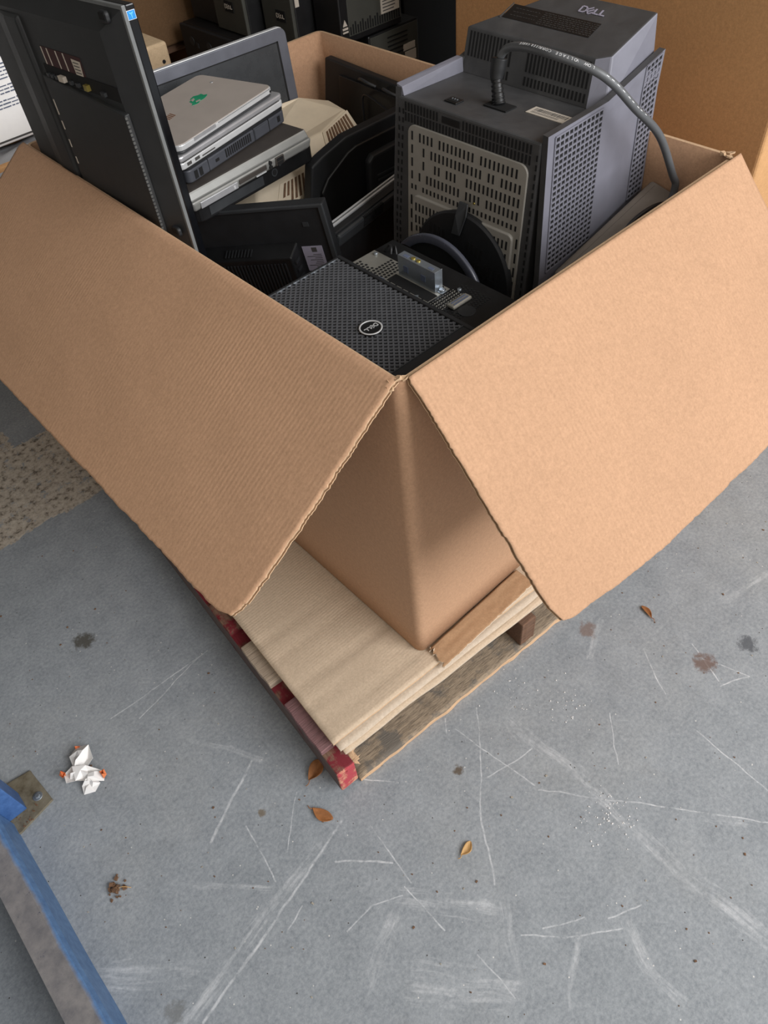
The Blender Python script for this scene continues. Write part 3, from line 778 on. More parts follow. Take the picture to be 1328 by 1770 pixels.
# ------------------------------------------------------------------ black all-in-one standing at the left
AM = frame((.0519, .6335, 1.2559), (-.034, .9985, -.0427), (-.9984, -.0335, .0179)) @ Matrix.Scale(1.04, 4)
aio = thing('all_in_one_computer', 'large black all-in-one computer standing upright at the left, its back turned out', 'computer', AM)
AW, AH = .580, .50
mb = MB(); mb.box((0, -.021, -AH), (AW, -.006, 0)); mb.build('front_glass', 'black_gloss', aio, bevel=.002)
mb = MB(); mb.box((0, -.006, -AH), (AW, .0006, 0)); lab(mb.build('edge_frame', 'aio_edge', aio, bevel=.001), 'grey edge band')
def frus(mb, x0, x1, z0, z1, y0, X0, X1, Z0, Z1, y1, mat=0):
    mb.hexa([(x0, y0, z0), (x1, y0, z0), (x1, y0, z1), (x0, y0, z1), (X0, y1, Z0), (X1, y1, Z0), (X1, y1, Z1), (X0, y1, Z1)], mat)
mb = MB(); frus(mb, .004, AW-.004, -AH+.004, -.004, 0, .056, AW-.06, -AH+.05, -.034, .020); mb.build('back_shell', 'aio_back', aio, bevel=.002)
mb = MB(); frus(mb, .345, .46, -AH+.002, -.038, .018, .352, .402, -AH+.01, -.046, .027); mb.build('hinge_spine', 'aio_back', aio, bevel=.006)
mb = MB(); mb.hexa([(.048, .018, -AH+.03), (.330, .018, -AH+.03), (.330, .018, -.128), (.048, .018, -.148), (.050, .027, -AH+.03), (.328, .027, -AH+.03), (.328, .027, -.130), (.050, .027, -.150)])
cv = mb.build('rear_cover', 'aio_back', aio, bevel=.002)
mb = MB()
for k in range(40): 
    z = -.152-k*.0064
    if z > -AH+.04: mb.box((.0482, .0235, z-.004), (.0500, .0276, z)); 
absorb(cv, mb, 'stud_grey')
mb = MB()
for z0, z1 in ((-.170, -.196), (-.207, -.222), (-.240, -.254), (-.272, -.285)): mb.box((.318, .0265, z1), (.3215, .0277, z0))
absorb(cv, mb, 'offwhite')
mb = MB(); mb.box((.055, .018, -.134), (.318, .0212, -.112)); pr = mb.build('port_recess', 'hole', aio)
mb = MB()
for x, wv, m in ((.24, .020, 0), (.285, .010, 1), (.30, .010, 1), (.268, .010, 1), (.215, .009, 1), (.155, .012, 2), (.10, .014, 1), (.19, .01, 1)):
    mb = MB(); mb.box((x, .02, -.131), (x+wv, .026 if m == 1 else .028, -.122 if m != 1 else -.125)); mb.build('port_connector', ['offwhite', 'charcoal', 'brass'][m], pr)
mb = MB(); mb.box((.160, .0195, -.116), (.305, .0207, -.083)); st = mb.build('spec_label', 'darkred', aio)
mb = MB()
for x in (.3005, .279, .246, .219): mb.prism([(x, .0206, -.084), (x+.0035, .0206, -.084), (x+.0020, .0206, -.111), (x-.0015, .0206, -.111)], (0, .0005, 0))
mb.prism([(.163, .0206, -.0895), (.194, .0206, -.0885), (.192, .0206, -.114), (.168, .0206, -.115)], (0, .0005, 0))
absorb(st, mb, 'offwhite')
mb = MB()
for k in range(4): mb.box((.170, .0210, -.094-k*.005), (.19, .0213, -.0925-k*.005))
absorb(st, mb, 'ink_dark')
for x, z in ((.037, -.014), (.022, -.343)):
    mb = MB(); o = rnd_outline(.024, .017, .006); mb.prism([(x-.012+a, .0095, z-.0085+b) for a, b in o], (0, .0075, 0)); ft = mb.build('rubber_foot', 'black_soft', aio, bevel=.002)
    mb = MB(); mb.box((x-.009, .0166, z-.003), (x+.009, .0176, z+.006)); mb.build('foot_slot', 'hole', ft)
mb = MB(); mb.box((-.0008, -.0185, -.0195), (.0006, -.0045, -.0075)); stk = lab(mb.build('sticker', 'white', aio), 'blue square sticker with a white border')
mb = MB(); mb.box((-.0011, -.0178, -.0189), (-.0006, -.0052, -.0081)); bl = mb.build('sticker_panel', 'blue_sticker', stk)
mb = MB(); mb.prism([(-.0013, -.0125, -.0105), (-.0013, -.0105, -.0105), (-.0013, -.0111, -.0175), (-.0013, -.0119, -.0175)], (.0004, 0, 0)); mb.prism([(-.0013, -.0150, -.0100), (-.0013, -.0138, -.0095), (-.0013, -.0115, -.0125), (-.0013, -.0120, -.0135)], (.0004, 0, 0)); mb.prism([(-.0013, -.0085, -.0095), (-.0013, -.0075, -.0100), (-.0013, -.0108, -.0135), (-.0013, -.0113, -.0125)], (.0004, 0, 0))
mb.build('sticker_mark', 'sticker_sky', bl)

# ------------------------------------------------------------------ silver-framed flat monitor leaning on the rear left wall
FM = frame((.6928, 1.14, .975), (.9995, -.0322, -.0014), (.0319, .996, -.0839))
fm = thing('flat_monitor', 'flat monitor with silver-grey frame leaning upright behind the laptops, dark screen to the front', 'monitor', FM)
FW, FH = .50, .32
mb = MB(); o = rnd_outline(FW, FH, .018, 8)
op = [(-FW+a, 0, -FH+b+.006) for a, b in o]
ip = [(-.032, 0, -.022), (-FW+.03, 0, -.022), (-FW+.03, 0, -FH+.05), (-.032, 0, -FH+.05)]
mb.prism([(x, 0, z) for x, y, z in op], (0, .006, 0), 0); mb.build('front_frame', 'mon_bezel', fm, bevel=.0015)
mb = MB(); mb.prism([(x*1.003+.001, .006, z*1.004+.0015) for x, y, z in op], (0, .016, 0)); lab(mb.build('rim', 'silver_edge', fm, bevel=.003), 'bright silver outer rim')
mb = MB(); mb.prism([(x*.9-.02, .022, z*.9-.01) for x, y, z in op], (0, .020, 0)); mb.build('back_cover', 'black_soft', fm, bevel=.006)
mb = MB(); mb.prism(ip, (0, -.0006, 0)); sc = mb.build('screen', 'screen', fm)
mb = MB(); mb.box((-.0325, -.0012, -FH+.05), (-.0275, .0, -.0195)); mb.box((-FW+.03, -.0012, -.0222), (-.0275, 0, -.0200)); mb.build('screen_gasket', 'hole', sc)

# ------------------------------------------------------------------ the stack of five laptops
LG = 'laptops stacked on the cream monitor'
def lapthing(name, label, o, yaw, z, roll=0, pitch=0):
    m = T(o[0], o[1], z) @ SM(yaw) @ Matrix.Rotation(math.radians(pitch), 4, 'Y') @ Matrix.Rotation(math.radians(roll), 4, 'X')
    return thing(name, label, 'laptop', m, LG)
def rslab(w_, d_, z0, z1, r, ofs=(0, 0)):
    mb = MB(); mb.prism([(a+ofs[0], b+ofs[1], z0) for a, b in rnd_outline(w_, d_, r)], (0, 0, z1-z0)); return mb
def plus_box(parent, name, mat, items, lbl=None, bevel=0):
    if name in ('vent', 'seam_dots', 'edge_vents', 'panel_seam', 'lid_line'):
        host = [c for c in parent.children if c.name.split('.')[0] in ('base', 'body')][-1]
        mb = MB()
        for lo, hi in items: mb.box(lo, hi)
        return absorb(host, mb, mat)
    if len(items) > 1:
        for it in items: plus_box(parent, name, mat, [it], lbl, bevel)
        return
    mb = MB()
    for lo, hi in items: mb.box(lo, hi)
    o_ = mb.build(name, mat, parent, bevel=bevel)
    return lab(o_, lbl) if lbl else o_
# lowest: black laptop
lt = lapthing('laptop', 'black laptop at the bottom of the laptop stack', (.155, .806), 6.5, .797)
rslab(.372, .25, 0, .036, .03).build('base', 'black', lt, bevel=.004)
rslab(.372, .25, .0365, .046, .03).build('lid', 'black_soft', lt, bevel=.003)
mb = MB(); mb.cyl((.235, .0, .022), (.235, -.0016, .022), .009, seg=20); mb.cyl((.255, .0, .033), (.255, -.0012, .033), .004, seg=16); mb.build('lock_ring', 'charcoal', lt)
mb = MB(); mb.cyl((.235, -.0015, .022), (.235, -.0022, .022), .006, seg=20); mb.build('port_hole', 'hole', lt)
plus_box(lt, 'drive_panel', 'charcoal', [((.04, -.0008, .008), (.20, .001, .028))])
# second: thick silver-grey laptop
lt = lapthing('laptop', 'thick grey laptop with silver edge and USB sockets, second from bottom of the stack', (.139, .770), 7.2, .843)
b2 = MB(); b2.hexa([(.004, .004, 0), (.354, .004, 0), (.354, .26, 0), (.004, .26, 0), (.0, 0, .022), (.358, 0, .022), (.358, .262, .022), (0, .262, .022)]); b2 = b2.build('base', 'lap_silver', lt, bevel=.006, seg=3)
l2 = MB(); l2.hexa([(.0, .001, .0235), (.352, .001, .0235), (.352, .26, .0235), (.0, .26, .0235), (.004, .008, .042), (.348, .008, .042), (.348, .256, .042), (.004, .256, .042)], mats=[0, 1, 0, 0, 0, 0]); l2.build('lid', ['lap_silver', 'lap_grey'], lt, bevel=.004)
for z in (.008, .017): mb = MB(); mb.cyl((.224, .0035, z), (.224, -.0018, z), .0042, seg=16); mb.build('audio_jack', 'hole', lt)
mb = MB(); mb.box((.240, -.0010, .003), (.266, .003, .0205)); us = mb.build('usb_surround', 'lap_grey', lt, bevel=.001)
plus_box(us, 'usb_socket', 'hole', [((.243, -.0018, .012), (.262, 0, .0185)), ((.243, -.0018, .0045), (.262, 0, .0105))])
dr = plus_box(lt, 'optical_drive', 'silver', [((.02, -.0006, .003), (.125, .003, .0165))], bevel=.001)
plus_box(dr, 'eject_button', 'silver_edge', [((.112, -.0016, .006), (.117, 0, .012))])
plus_box(lt, 'card_slot', 'lap_grey', [((.13, -.0004, .008), (.212, .003, .018))], bevel=.001)
plus_box(lt, 'card_slot_lip', 'silver_edge', [((.178, -.0014, .004), (.208, .002, .0065))])
# third: slate docking laptop with vent
lt = lapthing('laptop', 'slate black laptop with a ribbed vent, in the middle of the stack', (.163, .802), 15.0, .887)
rslab(.330, .235, 0, .026, .012).build('base', 'lap_slate', lt, bevel=.003)
rslab(.330, .235, .0265, .0375, .012).build('lid', 'black_soft', lt, bevel=.002)
plus_box(lt, 'vent', 'hole', [((.118+k*.0068, -.0010, .006), (.1216+k*.0068, .002, .023)) for k in range(13)])
plus_box(lt, 'lock_slot', 'hole', [((.085, -.0008, .010), (.096, .002, .016)), ((.300, -.0008, .008), (.309, .002, .020))])
plus_box(lt, 'modem_port', 'hole', [((.018, -.0008, .004), (.028, .002, .020)), ((.033, -.0008, .004), (.043, .002, .020))])
plus_box(lt, 'panel_seam', 'hole', [((.062, -.0005, .001), (.0634, .002, .026)), ((.268, -.0005, .001), (.270, .002, .026)), ((.215, -.0005, .001), (.2162, .002, .026))])
plus_box(lt, 'hinge_cap', 'lap_slate', [((.218, -.002, .003), (.266, .002, .024))], bevel=.001)
# fourth: silver laptop
lt = lapthing('laptop', 'slim silver laptop with a dotted seam, directly below the top one in the stack', (.146, .787), 15.5, .9245)
rslab(.345, .24, 0, .013, .012).build('base', 'silver_edge', lt, bevel=.002)
rslab(.345, .24, .0145, .0255, .012).build('lid', 'silver', lt, bevel=.003)
plus_box(lt, 'seam_dots', 'ink_dark', [((.01+k*.0046, .001, .0128), (.0125+k*.0046, .004, .0148)) for k in range(70)])
plus_box(lt, 'side_port', 'ink_dark', [((.018, -.0006, .004), (.031, .002, .010)), ((.042, -.0006, .004), (.056, .002, .010)), ((.064, -.0006, .004), (.104, .002, .0065))])
# top: silver convertible laptop with the green sticker
lt = lapthing('laptop', 'silver laptop with green sticker on its lid, topmost of the stack', (.156, .792), 17.0, .952)
rslab(.316, .212, 0, .004, .016).build('base', 'charcoal', lt, bevel=.0015)
rslab(.320, .214, .0042, .0155, .018).build('body', 'silver_edge', lt, bevel=.002)
ld = rslab(.316, .210, .0150, .0168, .016, (.002, .002)); ld = ld.build('lid', 'silver_lid', lt, bevel=.0008)
mb = MB(); rr = random.Random(4); pts = []
for k in range(26):
    a = 2*math.pi*k/26; q = rr.uniform(.72, 1.2); pts.append((.202+.030*math.cos(a)*q+.004*math.sin(a), .120+.0155*math.sin(a)*q+.004*math.cos(a), .0168))
mb.prism(pts, (0, 0, .0004)); gs = lab(mb.build('sticker', 'green', ld), 'scratched green sticker')
mb = MB(); mb.prism([(.186, .120, .0172), (.198, .124, .0172), (.202, .131, .0172), (.190, .129, .0172)], (0, 0, .0003)); mb.build('sticker_print', 'silver_lid', gs)
mb = MB(); mb.prism([(.186, .110, .0172), (.199, .108, .0172), (.202, .113, .0172), (.190, .115, .0172)], (0, 0, .0003)); mb.build('sticker_print', 'silver_lid', gs)
mb = MB()
for k in range(4): mb.prism([(.094+k*.0066, .106+k*.001, .0168), (.0975+k*.0066, .106+k*.001, .0168), (.1005+k*.0066, .125+k*.001, .0168), (.097+k*.0066, .125+k*.001, .0168)], (0, 0, .0003))
absorb(ld, mb, 'hp_brown')
plus_box(lt, 'hinge_edge', 'silver', [((.045, -.0008, .0095), (.115, .003, .0150))])
mb = MB(); mb.cyl((.306, .0005, .009), (.306, -.0012, .009), .0024, seg=12); mb.build('audio_jack', 'hole', lt)
mb = MB(); mb.cyl((.288, .150, .0166), (.288, .150, .0176), .0036, seg=12); mb.build('lid_button', 'silver', lt)
plus_box(lt, 'edge_vents', 'ink_dark', [((.125+k*.0038, -.0005, .0135), (.1268+k*.0038, .002, .0147)) for k in range(48)])

# ------------------------------------------------------------------ cream monitor under the laptops
cr = thing('cream_monitor', 'cream coloured tube monitor with slatted vents, lying under the laptop stack', 'monitor', T(.52, 1.0, ZB+.3))
cb = Vector((.52, 1.0, ZB+.3))
def cm(p): return Vector(p)-cb
top = [(.627, .955, .797), (.752, 1.0075, .797), (.765, 1.09, .797), (.69, 1.125, .822), (.62, 1.125, .826), (.40, 1.125, .785), (.36, 1.06, .778), (.42, .965, .785)]
bot = [(.585, .868, .69), (.775, .925, .69), (.80, 1.08, .69), (.80, 1.13, .69), (.62, 1.13, .69), (.36, 1.13, .69), (.30, 1.0, .69), (.34, .868, .69)]
mb = MB(); tv = [mb.bm.verts.new(cm(p)) for p in top]; bv = [mb.bm.verts.new(cm(p)) for p in bot]
mb.face(tv); mb.face(bv[::-1])
for k in range(8): mb.face([bv[k], bv[(k+1) % 8], tv[(k+1) % 8], tv[k]])
mb.build('rear_housing', 'cream', cr, bevel=.006, seg=3)
mb = MB(); mb.box(cm((.30, .866, ZB+.302)), cm((.80, 1.13, .692))); mb.build('front_shell', 'cream', cr, bevel=.015, seg=3)
# vents: frame and slats on the right slope
def vent_on(quad, n, name, parent, slat, framew=.10):
    a, b, c, d = [Vector(q) for q in quad]; nn = (b-a).cross(d-a).normalized()
    Pq = lambda u, v: a.lerp(b, u).lerp(d.lerp(c, u), v)
    mb = MB(); mb.prism([Pq(0, 0)+nn*.0005, Pq(1, 0)+nn*.0005, Pq(1, 1)+nn*.0005, Pq(0, 1)+nn*.0005], nn*.003); vf = mb.build(name, slat, parent, bevel=.001)
    mb = MB()
    for k in range(n):
        u0 = .10+.84*k/n; u1 = u0+.84/n*.52
        v0 = .10 if k > 1 else .35
        mb.prism([Pq(u0, v0)+nn*.0030, Pq(u1, v0)+nn*.0030, Pq(u1, .9)+nn*.0030, Pq(u0, .9)+nn*.0030], nn*.0022)
    absorb(vf, mb, 'debris')
L3 = lambda p, q, t: Vector(p).lerp(Vector(q), t)
ra, rb, rc, rd = top[0], top[1], bot[1], bot[0]     # right slope: top edge a-b, bottom edge d-c
vent_on([cm(L3(ra, rd, .40)), cm(L3(rb, rc, .40)), cm(L3(rb, rc, .02)), cm(L3(ra, rd, .02))], 9, 'vent_panel', cr, 'cream')
fa, fb, fc, fd = top[7], top[0], bot[0], bot[7]
fq = lambda u, v: L3(L3(fa, fb, u), L3(fd, fc, u), v)
vent_on([cm(fq(.22, .86)), cm(fq(.97, .86)), cm(fq(.93, .42)), cm(fq(.30, .48))], 11, 'vent_panel', cr, 'cream')

# ------------------------------------------------------------------ black monitor housing with chamfered corner, behind the grey laptop
Fo = (.50, .832, ZB+.3)
fs = thing('monitor_shell', 'black moulded monitor back with chamfered rim standing between cream monitor and tube monitor', 'monitor', T(*Fo))
fp = lambda x, y, z: Vector((x, y, z))-Vector(Fo)
prof = [(.475, .452), (.476, .715), (.494, .791), (.528, .803), (.606, .823), (.80, .826), (.80, .452)]
mb = MB(); mb.prism([fp(x, .832, z) for x, z in prof], (0, .030, 0)); mb.build('rim', 'black_soft', fs, bevel=.005, seg=3)
ins = [(.500, .455), (.506, .725), (.530, .752), (.600, .790), (.628, .797), (.79, .800), (.79, .455)]
mb = MB(); mb.prism([fp(x, .8325, z) for x, z in ins], (0, -.010, 0)); bp = mb.build('back_panel', 'black', fs, bevel=.006, seg=3)
mb = MB(); mb.prism([fp(x, .823, z) for x, z in ((.640, .62), (.645, .755), (.660, .768), (.78, .772), (.78, .62))], (0, -.022, 0)); cbul = mb.build('centre_bulge', 'black_soft', fs, bevel=.008, seg=3)
mb = MB()
for k in range(5): mb.box(fp(.668, .799, .712-.012*k), fp(.775, .8015, .717-.012*k))
absorb(cbul, mb, 'charcoal')

# ------------------------------------------------------------------ thin laptop standing on edge
GM = frame((.372, .622, .745), (.968, .205, .0), (0, .96, .20))
gl = thing('laptop', 'thin laptop standing on edge, pale double edge up, left of the tube monitor', 'laptop', GM)
mb = MB(); mb.box((0, 0, -.25), (.33, .018, .0)); mb.build('base', 'black_soft', gl, bevel=.003)
mb = MB(); mb.box((.012, -.012, -.034), (.30, .001, -.002)); bat = mb.build('battery', 'charcoal', gl, bevel=.006)
mb = MB()
for k in range(15): mb.box((.105+k*.0052, -.0126, -.026), (.1078+k*.0052, -.006, -.0015))
absorb(bat, mb, 'hole')
mb = MB(); mb.box((-.002, .0185, -.25), (.332, .0235, .003)); mb.box((-.002, .0275, -.25), (.332, .0315, .003)); lab(mb.build('lid', 'silver_edge', gl, bevel=.001), 'pale double edge')
mb = MB(); mb.box((0, .0234, -.248), (.33, .0276, .0)); mb.build('lid_gap', 'ink_dark', gl)

# ------------------------------------------------------------------ black flat monitor, back turned to the viewer
hx = Vector((-.5439, .8298, -.1246)); hy = Vector((.8308, .5534, .0591))
HM = frame((.3481, .611, .8318), hx, hy)
hm = thing('flat_monitor', 'black flat monitor with ribbed rear bulge and pale rating label, behind mesh fronted tower', 'monitor', HM)
# local: x to the left, y away, z down
HW, HH = .40, .30
mb = MB(); mb.box((0, .004, 0), (HW, .030, HH)); mb.build('front_frame', 'black_soft', hm, bevel=.003)
mb = MB(); mb.prism([(.0, 0, .0), (HW, 0, .0), (HW, 0, .008), (.012, 0, .008), (.012, 0, HH), (0, 0, HH)], (0, .006, 0)); lab(mb.build('rear_rim', 'charcoal', hm, bevel=.002), 'paler edge of the rear shell')
mb = MB(); mb.hexa([(.085, .0045, .085), (HW-.02, .0045, .085), (HW-.02, .0045, .285), (.085, .0045, .285), (.092, -.036, .100), (HW-.03, -.036, .100), (HW-.03, -.036, .28), (.092, -.036, .28)])
bu = mb.build('rear_bulge', 'black', hm, bevel=.003)
mb = MB()
for k in range(26): mb.box((.108+k*.0085, -.0385, .112), (.1115+k*.0085, -.035, .26))
for k in range(9): mb.prism([(.190+k*.008, -.012, .0878), (.193+k*.008, -.012, .0878), (.193+k*.008, -.030, .0952), (.190+k*.008, -.030, .0952)], (0, 0, -.0012))
for k in range(7): mb.box((.0865, -.028, .115+k*.02), (.090, -.006, .122+k*.02))
absorb(bu, mb, 'black_soft')
mb = MB(); mb.box((.030, .0028, .098), (.078, .005, .160)); lb = mb.build('rating_label', 'lilac', hm)
mb = MB(); rr = random.Random(8)
mb.box((.044, .0024, .101), (.056, .0028, .112))
for k in range(8): mb.box((.036, .0024, .118+k*.0045), (.036+rr.uniform(.015, .036), .0028, .1192+k*.0045))
absorb(lb, mb, 'ink_dark')
mb = MB(); mb.box((.045, .0025, .040), (.058, .0045, .050)); mb.build('lock_slot', 'charcoal', hm)

# ------------------------------------------------------------------ computer tower with the mesh front facing up
TM = frame((.052, .405, .850), (0, -1, 0), (1, 0, 0))   # x along the long side (towards the near corner), y across
tw = thing('computer_tower', 'black computer tower lying with its diamond mesh front up, nearest the box corner', 'computer', T(0, 0, 0) @ TM)
TL, TWd = .354, .1735
mb = MB(); mb.box((.004, .004, -.39), (TL-.004, TWd-.004, -.022)); mb.build('case', 'black', tw, bevel=.002)
# front cap frame
mb = MB()
mb.box((0, 0, -.024), (TL, TWd, -.010))
mb.box((0, 0, -.012), (.006, TWd, 0)); mb.box((.322, 0, -.012), (TL, TWd, -.001)); mb.box((0, 0, -.012), (TL, .004, 0)); mb.box((0, TWd-.008, -.012), (TL, TWd, .001))
fr = mb.build('front_cap', 'black_soft', tw, bevel=.0015)
mb = MB(); mb.box((.006, .004, -.0101), (.322, TWd-.008, -.0085)); mb.build('mesh_backing', 'hole', tw)
mb = MB()
x0, x1, y0, y1 = .006, .322, .004, TWd-.008
px, py = .0128, .0112    # diamond pitch along and across
def clipseg(p, q):
    t0, t1 = 0, 1; d = (q[0]-p[0], q[1]-p[1])
    for a, (lo, hi) in ((0, (x0, x1)), (1, (y0, y1))):
        if abs(d[a]) < 1e-12: continue
        ta, tb = (lo-p[a])/d[a], (hi-p[a])/d[a]
        if ta > tb: ta, tb = tb, ta
        t0, t1 = max(t0, ta), min(t1, tb)
    return ((p[0]+d[0]*t0, p[1]+d[1]*t0), (p[0]+d[0]*t1, p[1]+d[1]*t1)) if t1 > t0+1e-4 else None
H_ = y1-y0; run = H_*px/py
for sg in (1, -1):
    k = -int(run/px)-2
    while k*px < x1-x0+run:
        xs = x0+k*px
        seg_ = clipseg((xs, y0), (xs+run, y1)) if sg > 0 else clipseg((xs, y1), (xs+run, y0))
        k += 1
        if not seg_: continue
        (ax, ay), (bx, by) = seg_; d = Vector((bx-ax, by-ay, 0)).normalized(); n = Vector((-d.y, d.x, 0))
        A_, B_ = Vector((ax, ay, 0)), Vector((bx, by, 0)); w0, w1 = .0016, .0011
        zt = -.0012 if sg > 0 else -.0016
        mb.hexa([A_-n*w0+Vector((0, 0, -.0036)), B_-n*w0+Vector((0, 0, -.0036)), B_+n*w0+Vector((0, 0, -.0036)), A_+n*w0+Vector((0, 0, -.0036)),
                 A_-n*w1+Vector((0, 0, zt)), B_-n*w1+Vector((0, 0, zt)), B_+n*w1+Vector((0, 0, zt)), A_+n*w1+Vector((0, 0, zt))])
mb.build('mesh_grille', 'mesh_black', tw)
# bright edge seen between the mesh and the frame at the far end
mb = MB(); rr = random.Random(6); y = .02
while y < TWd-.014:
    l = rr.uniform(.006, .02); mb.box((.0058, y, -.0012), (.0072+rr.uniform(0, .001), min(y+l, TWd-.01), .0003)); y += l+rr.uniform(.002, .008)
lab(mb.build('edge_strip', 'zinc', tw), 'broken bright metal edge')
mb = MB(); mb.box((.321, .0, -.0008), (.3228, TWd-.004, .0004)); mb.build('trim_line', 'charcoal', tw)
mb = MB(); 
for k, yy in enumerate((.035, .075, .12)): mb.box((TL-.008, yy, -.006), (TL+.0006, yy+.026, .0002))
absorb(fr, mb, 'hole')
bd = MB(); bc = Vector((.405-.1934, .1133-.052, 0)); bd.cyl(bc+Vector((0, 0, -.008)), bc+Vector((0, 0, .0006)), .0205, seg=48); bd = bd.build('badge', 'black', tw, bevel=.0006)
mb = MB(); mb.ring(bc+Vector((0, 0, .0004)), (0, 0, 1), .0172, .0200, .0012, 56); mb.build('badge_ring', 'silver_edge', bd)
mb = MB(); dell_word(mb, T(bc.x, bc.y, .0007) @ frame((0, 0, 0), (0, -1, 0), (1, 0, 0)), .0072, 0, .0006); lab(mb.build('badge_logo', 'silver_edge', bd), 'DELL lettering in the ring')

# ------------------------------------------------------------------ opened metal chassis next to it
KM = frame((.246, .418, .812), (0, -1, 0), (1, 0, 0))
ch = thing('computer_chassis', 'open metal computer chassis with perforated panel and bracket beside the mesh fronted tower', 'computer', KM)
KL, KW = .345, .125
mb = MB(); mb.box((0, 0, -.352), (KL, KW, -.0015)); mb.build('case', 'black', ch)
mb = MB(); mb.box((0, 0, -.0015), (.205, .075, 0)); mb.box((.205, 0, -.0016), (KL, KW, -.0004), 1); mb.box((0, .075, -.0016), (.205, KW, -.0004), 1)
pp = mb.build('front_plate', ['steel_plate', 'black'], ch)
mb = MB(); 
def hexhole(x, y, r, z=.0003):
    mb.prism([(x+r*math.cos(math.pi/3*k), y+r*math.sin(math.pi/3*k), -.0002) for k in range(6)], (0, 0, .0005+z*0))
for i in range(28):
    for j in range(11):
        x = .010+i*.0086; y = .006+j*.0076+(i % 2)*.0038
        inslot = .088 < x < .205 and .020 < y < .060
        if x < .200 and y < .072 and not inslot and not (x < .052 and y > .030): hexhole(x, y, .0032)
for i in range(10):
    for j in range(15):
        x = .214+i*.0073; y = .008+j*.0064+(i % 2)*.0032
        if x < .30 and not (.235 < x < .262 and .028 < y < .078): hexhole(x, y, .0026)
absorb(pp, mb, 'hole')
mb = MB(); mb.box((.095, .020, -.0006), (.204, .044, .0008)); mb.build('drive_opening', 'hole', ch)
mb = MB()
for i in range(9):
    for j in range(12):
        x = .214+i*.0073; y = .006+j*.0064+(i % 2)*.0032
        if i < 4 and j < 12: mb.ring((x, y, -.0003), (0, 0, 1), .0026, .0034, .0006, 6)
absorb(pp, mb, 'steel_plate')
# drive bracket
mb = MB(); mb.box((.098, .048, .0), (.194, .0495, .040)); mb.box((.098, .048, .0385), (.194, .066, .040)); mb.box((.1925, .048, .0), (.194, .068, .040)); mb.box((.194, .052, 0), (.207, .066, .0015))
br = mb.build('drive_bracket', 'zinc', ch, bevel=.0008)
mb = MB()
for x in (.113, .158): mb.box((x, .0472, .012), (x+.012, .0485, .024))
for x in (.108, .172): mb.box((x, .052, .0395), (x+.012, .059, .0404))
absorb(br, mb, 'ink')
mb = MB()
for x in (.131, .144): mb = MB(); mb.cyl((x, .057, .040), (x, .057, .0418), .0042, seg=16); mb.build('screw', 'brass', br)
mb = MB(); mb.cyl((.201, .059, .0015), (.201, .059, .006), .0055, seg=12); mb.build('bolt', 'zinc', br, bevel=.001)
for x, y in ((.014, .066), (.222, .082)): mb = MB(); mb.cyl((x, y, 0), (x, y, .004), .004, seg=16); mb.build('rivet', 'zinc', ch, bevel=.001)
mb = MB(); mb.box((.240, .030, 0), (.258, .078, .007)); se = mb.build('serial_port', 'steel_plate', ch, bevel=.003)
mb = MB(); mb.box((.2445, .036, .0066), (.2475, .072, .0075)); mb.box((.251, .036, .0066), (.254, .072, .0075)); absorb(se, mb, 'ink')
for x, y in ((.082, .006), (.112, .004), (.148, .004)): mb = MB(); mb.box((x, y, 0), (x+.013, y+.009, .0045)); mb.build('front_port', 'ink', ch)
mb = MB(); mb.prism([(.176, .003, 0), (.192, .006, 0), (.186, .014, 0)], (0, 0, .010)); mb.build('bent_tab', 'zinc', ch)
mb = MB(); mb.tube([(.02, .085, .0), (.03, .088, .016), (.045, .080, .020), (.05, .074, .010)], .0022, 8); mb.tube([(.035, .095, .0), (.045, .09, .018), (.055, .084, .006)], .0022, 8); mb.build('wire', 'cable_black', ch)
mb = MB(); mb.box((.334, .062, -.0006), (.341, .069, .004)); mb.build('led', 'green_lamp', ch)
mb = MB(); mb.cyl((.275, .045, -.001), (.275, .045, .001), .016, seg=24); mb.build('fan_hub', 'black_soft', ch)

# ------------------------------------------------------------------ grey housing squeezed beside the tube monitor
GO = Vector((.70, .085, ZB+.3))
gh = thing('grey_monitor', 'plain grey monitor housing squeezed between tube monitor and right box wall', 'monitor', T(*GO))
gp = lambda *p: Vector(p)-GO
mb = MB(); mb.hexa([gp(.560, .012, .452), (gp(.860, .012, .452)), gp(.860, .152, .452), gp(.560, .152, .452), gp(.556, .012, .735), gp(.860, .012, .795), gp(.856, .155, .828), gp(.549, .155, .762)])
mb.build('housing', 'grey_box', gh, bevel=.008, seg=3)
mb = MB(); mb.hexa([gp(.575, .03, .744), gp(.845, .03, .798), gp(.845, .14, .8225), gp(.575, .14, .7655), gp(.577, .032, .7452), gp(.843, .032, .7992), gp(.843, .138, .8237), gp(.577, .138, .7667)]); mb.build('back_panel', 'grey_box', gh)
lp = thing('thin_cable', 'thin black cable looped beside the tube monitor over the grey housing', 'cable', T(.75, .1, .8))
mb = MB(); mb.tube([Vector(p)-Vector((.75, .1, .8)) for p in ((.846, .10, .790), (.82, .098, .808), (.763, .095, .822), (.70, .093, .820), (.665, .085, .806), (.640, .07, .785), (.63, .05, .770))], .0042, 10)
mb.build('cord', 'cable_black', lp)

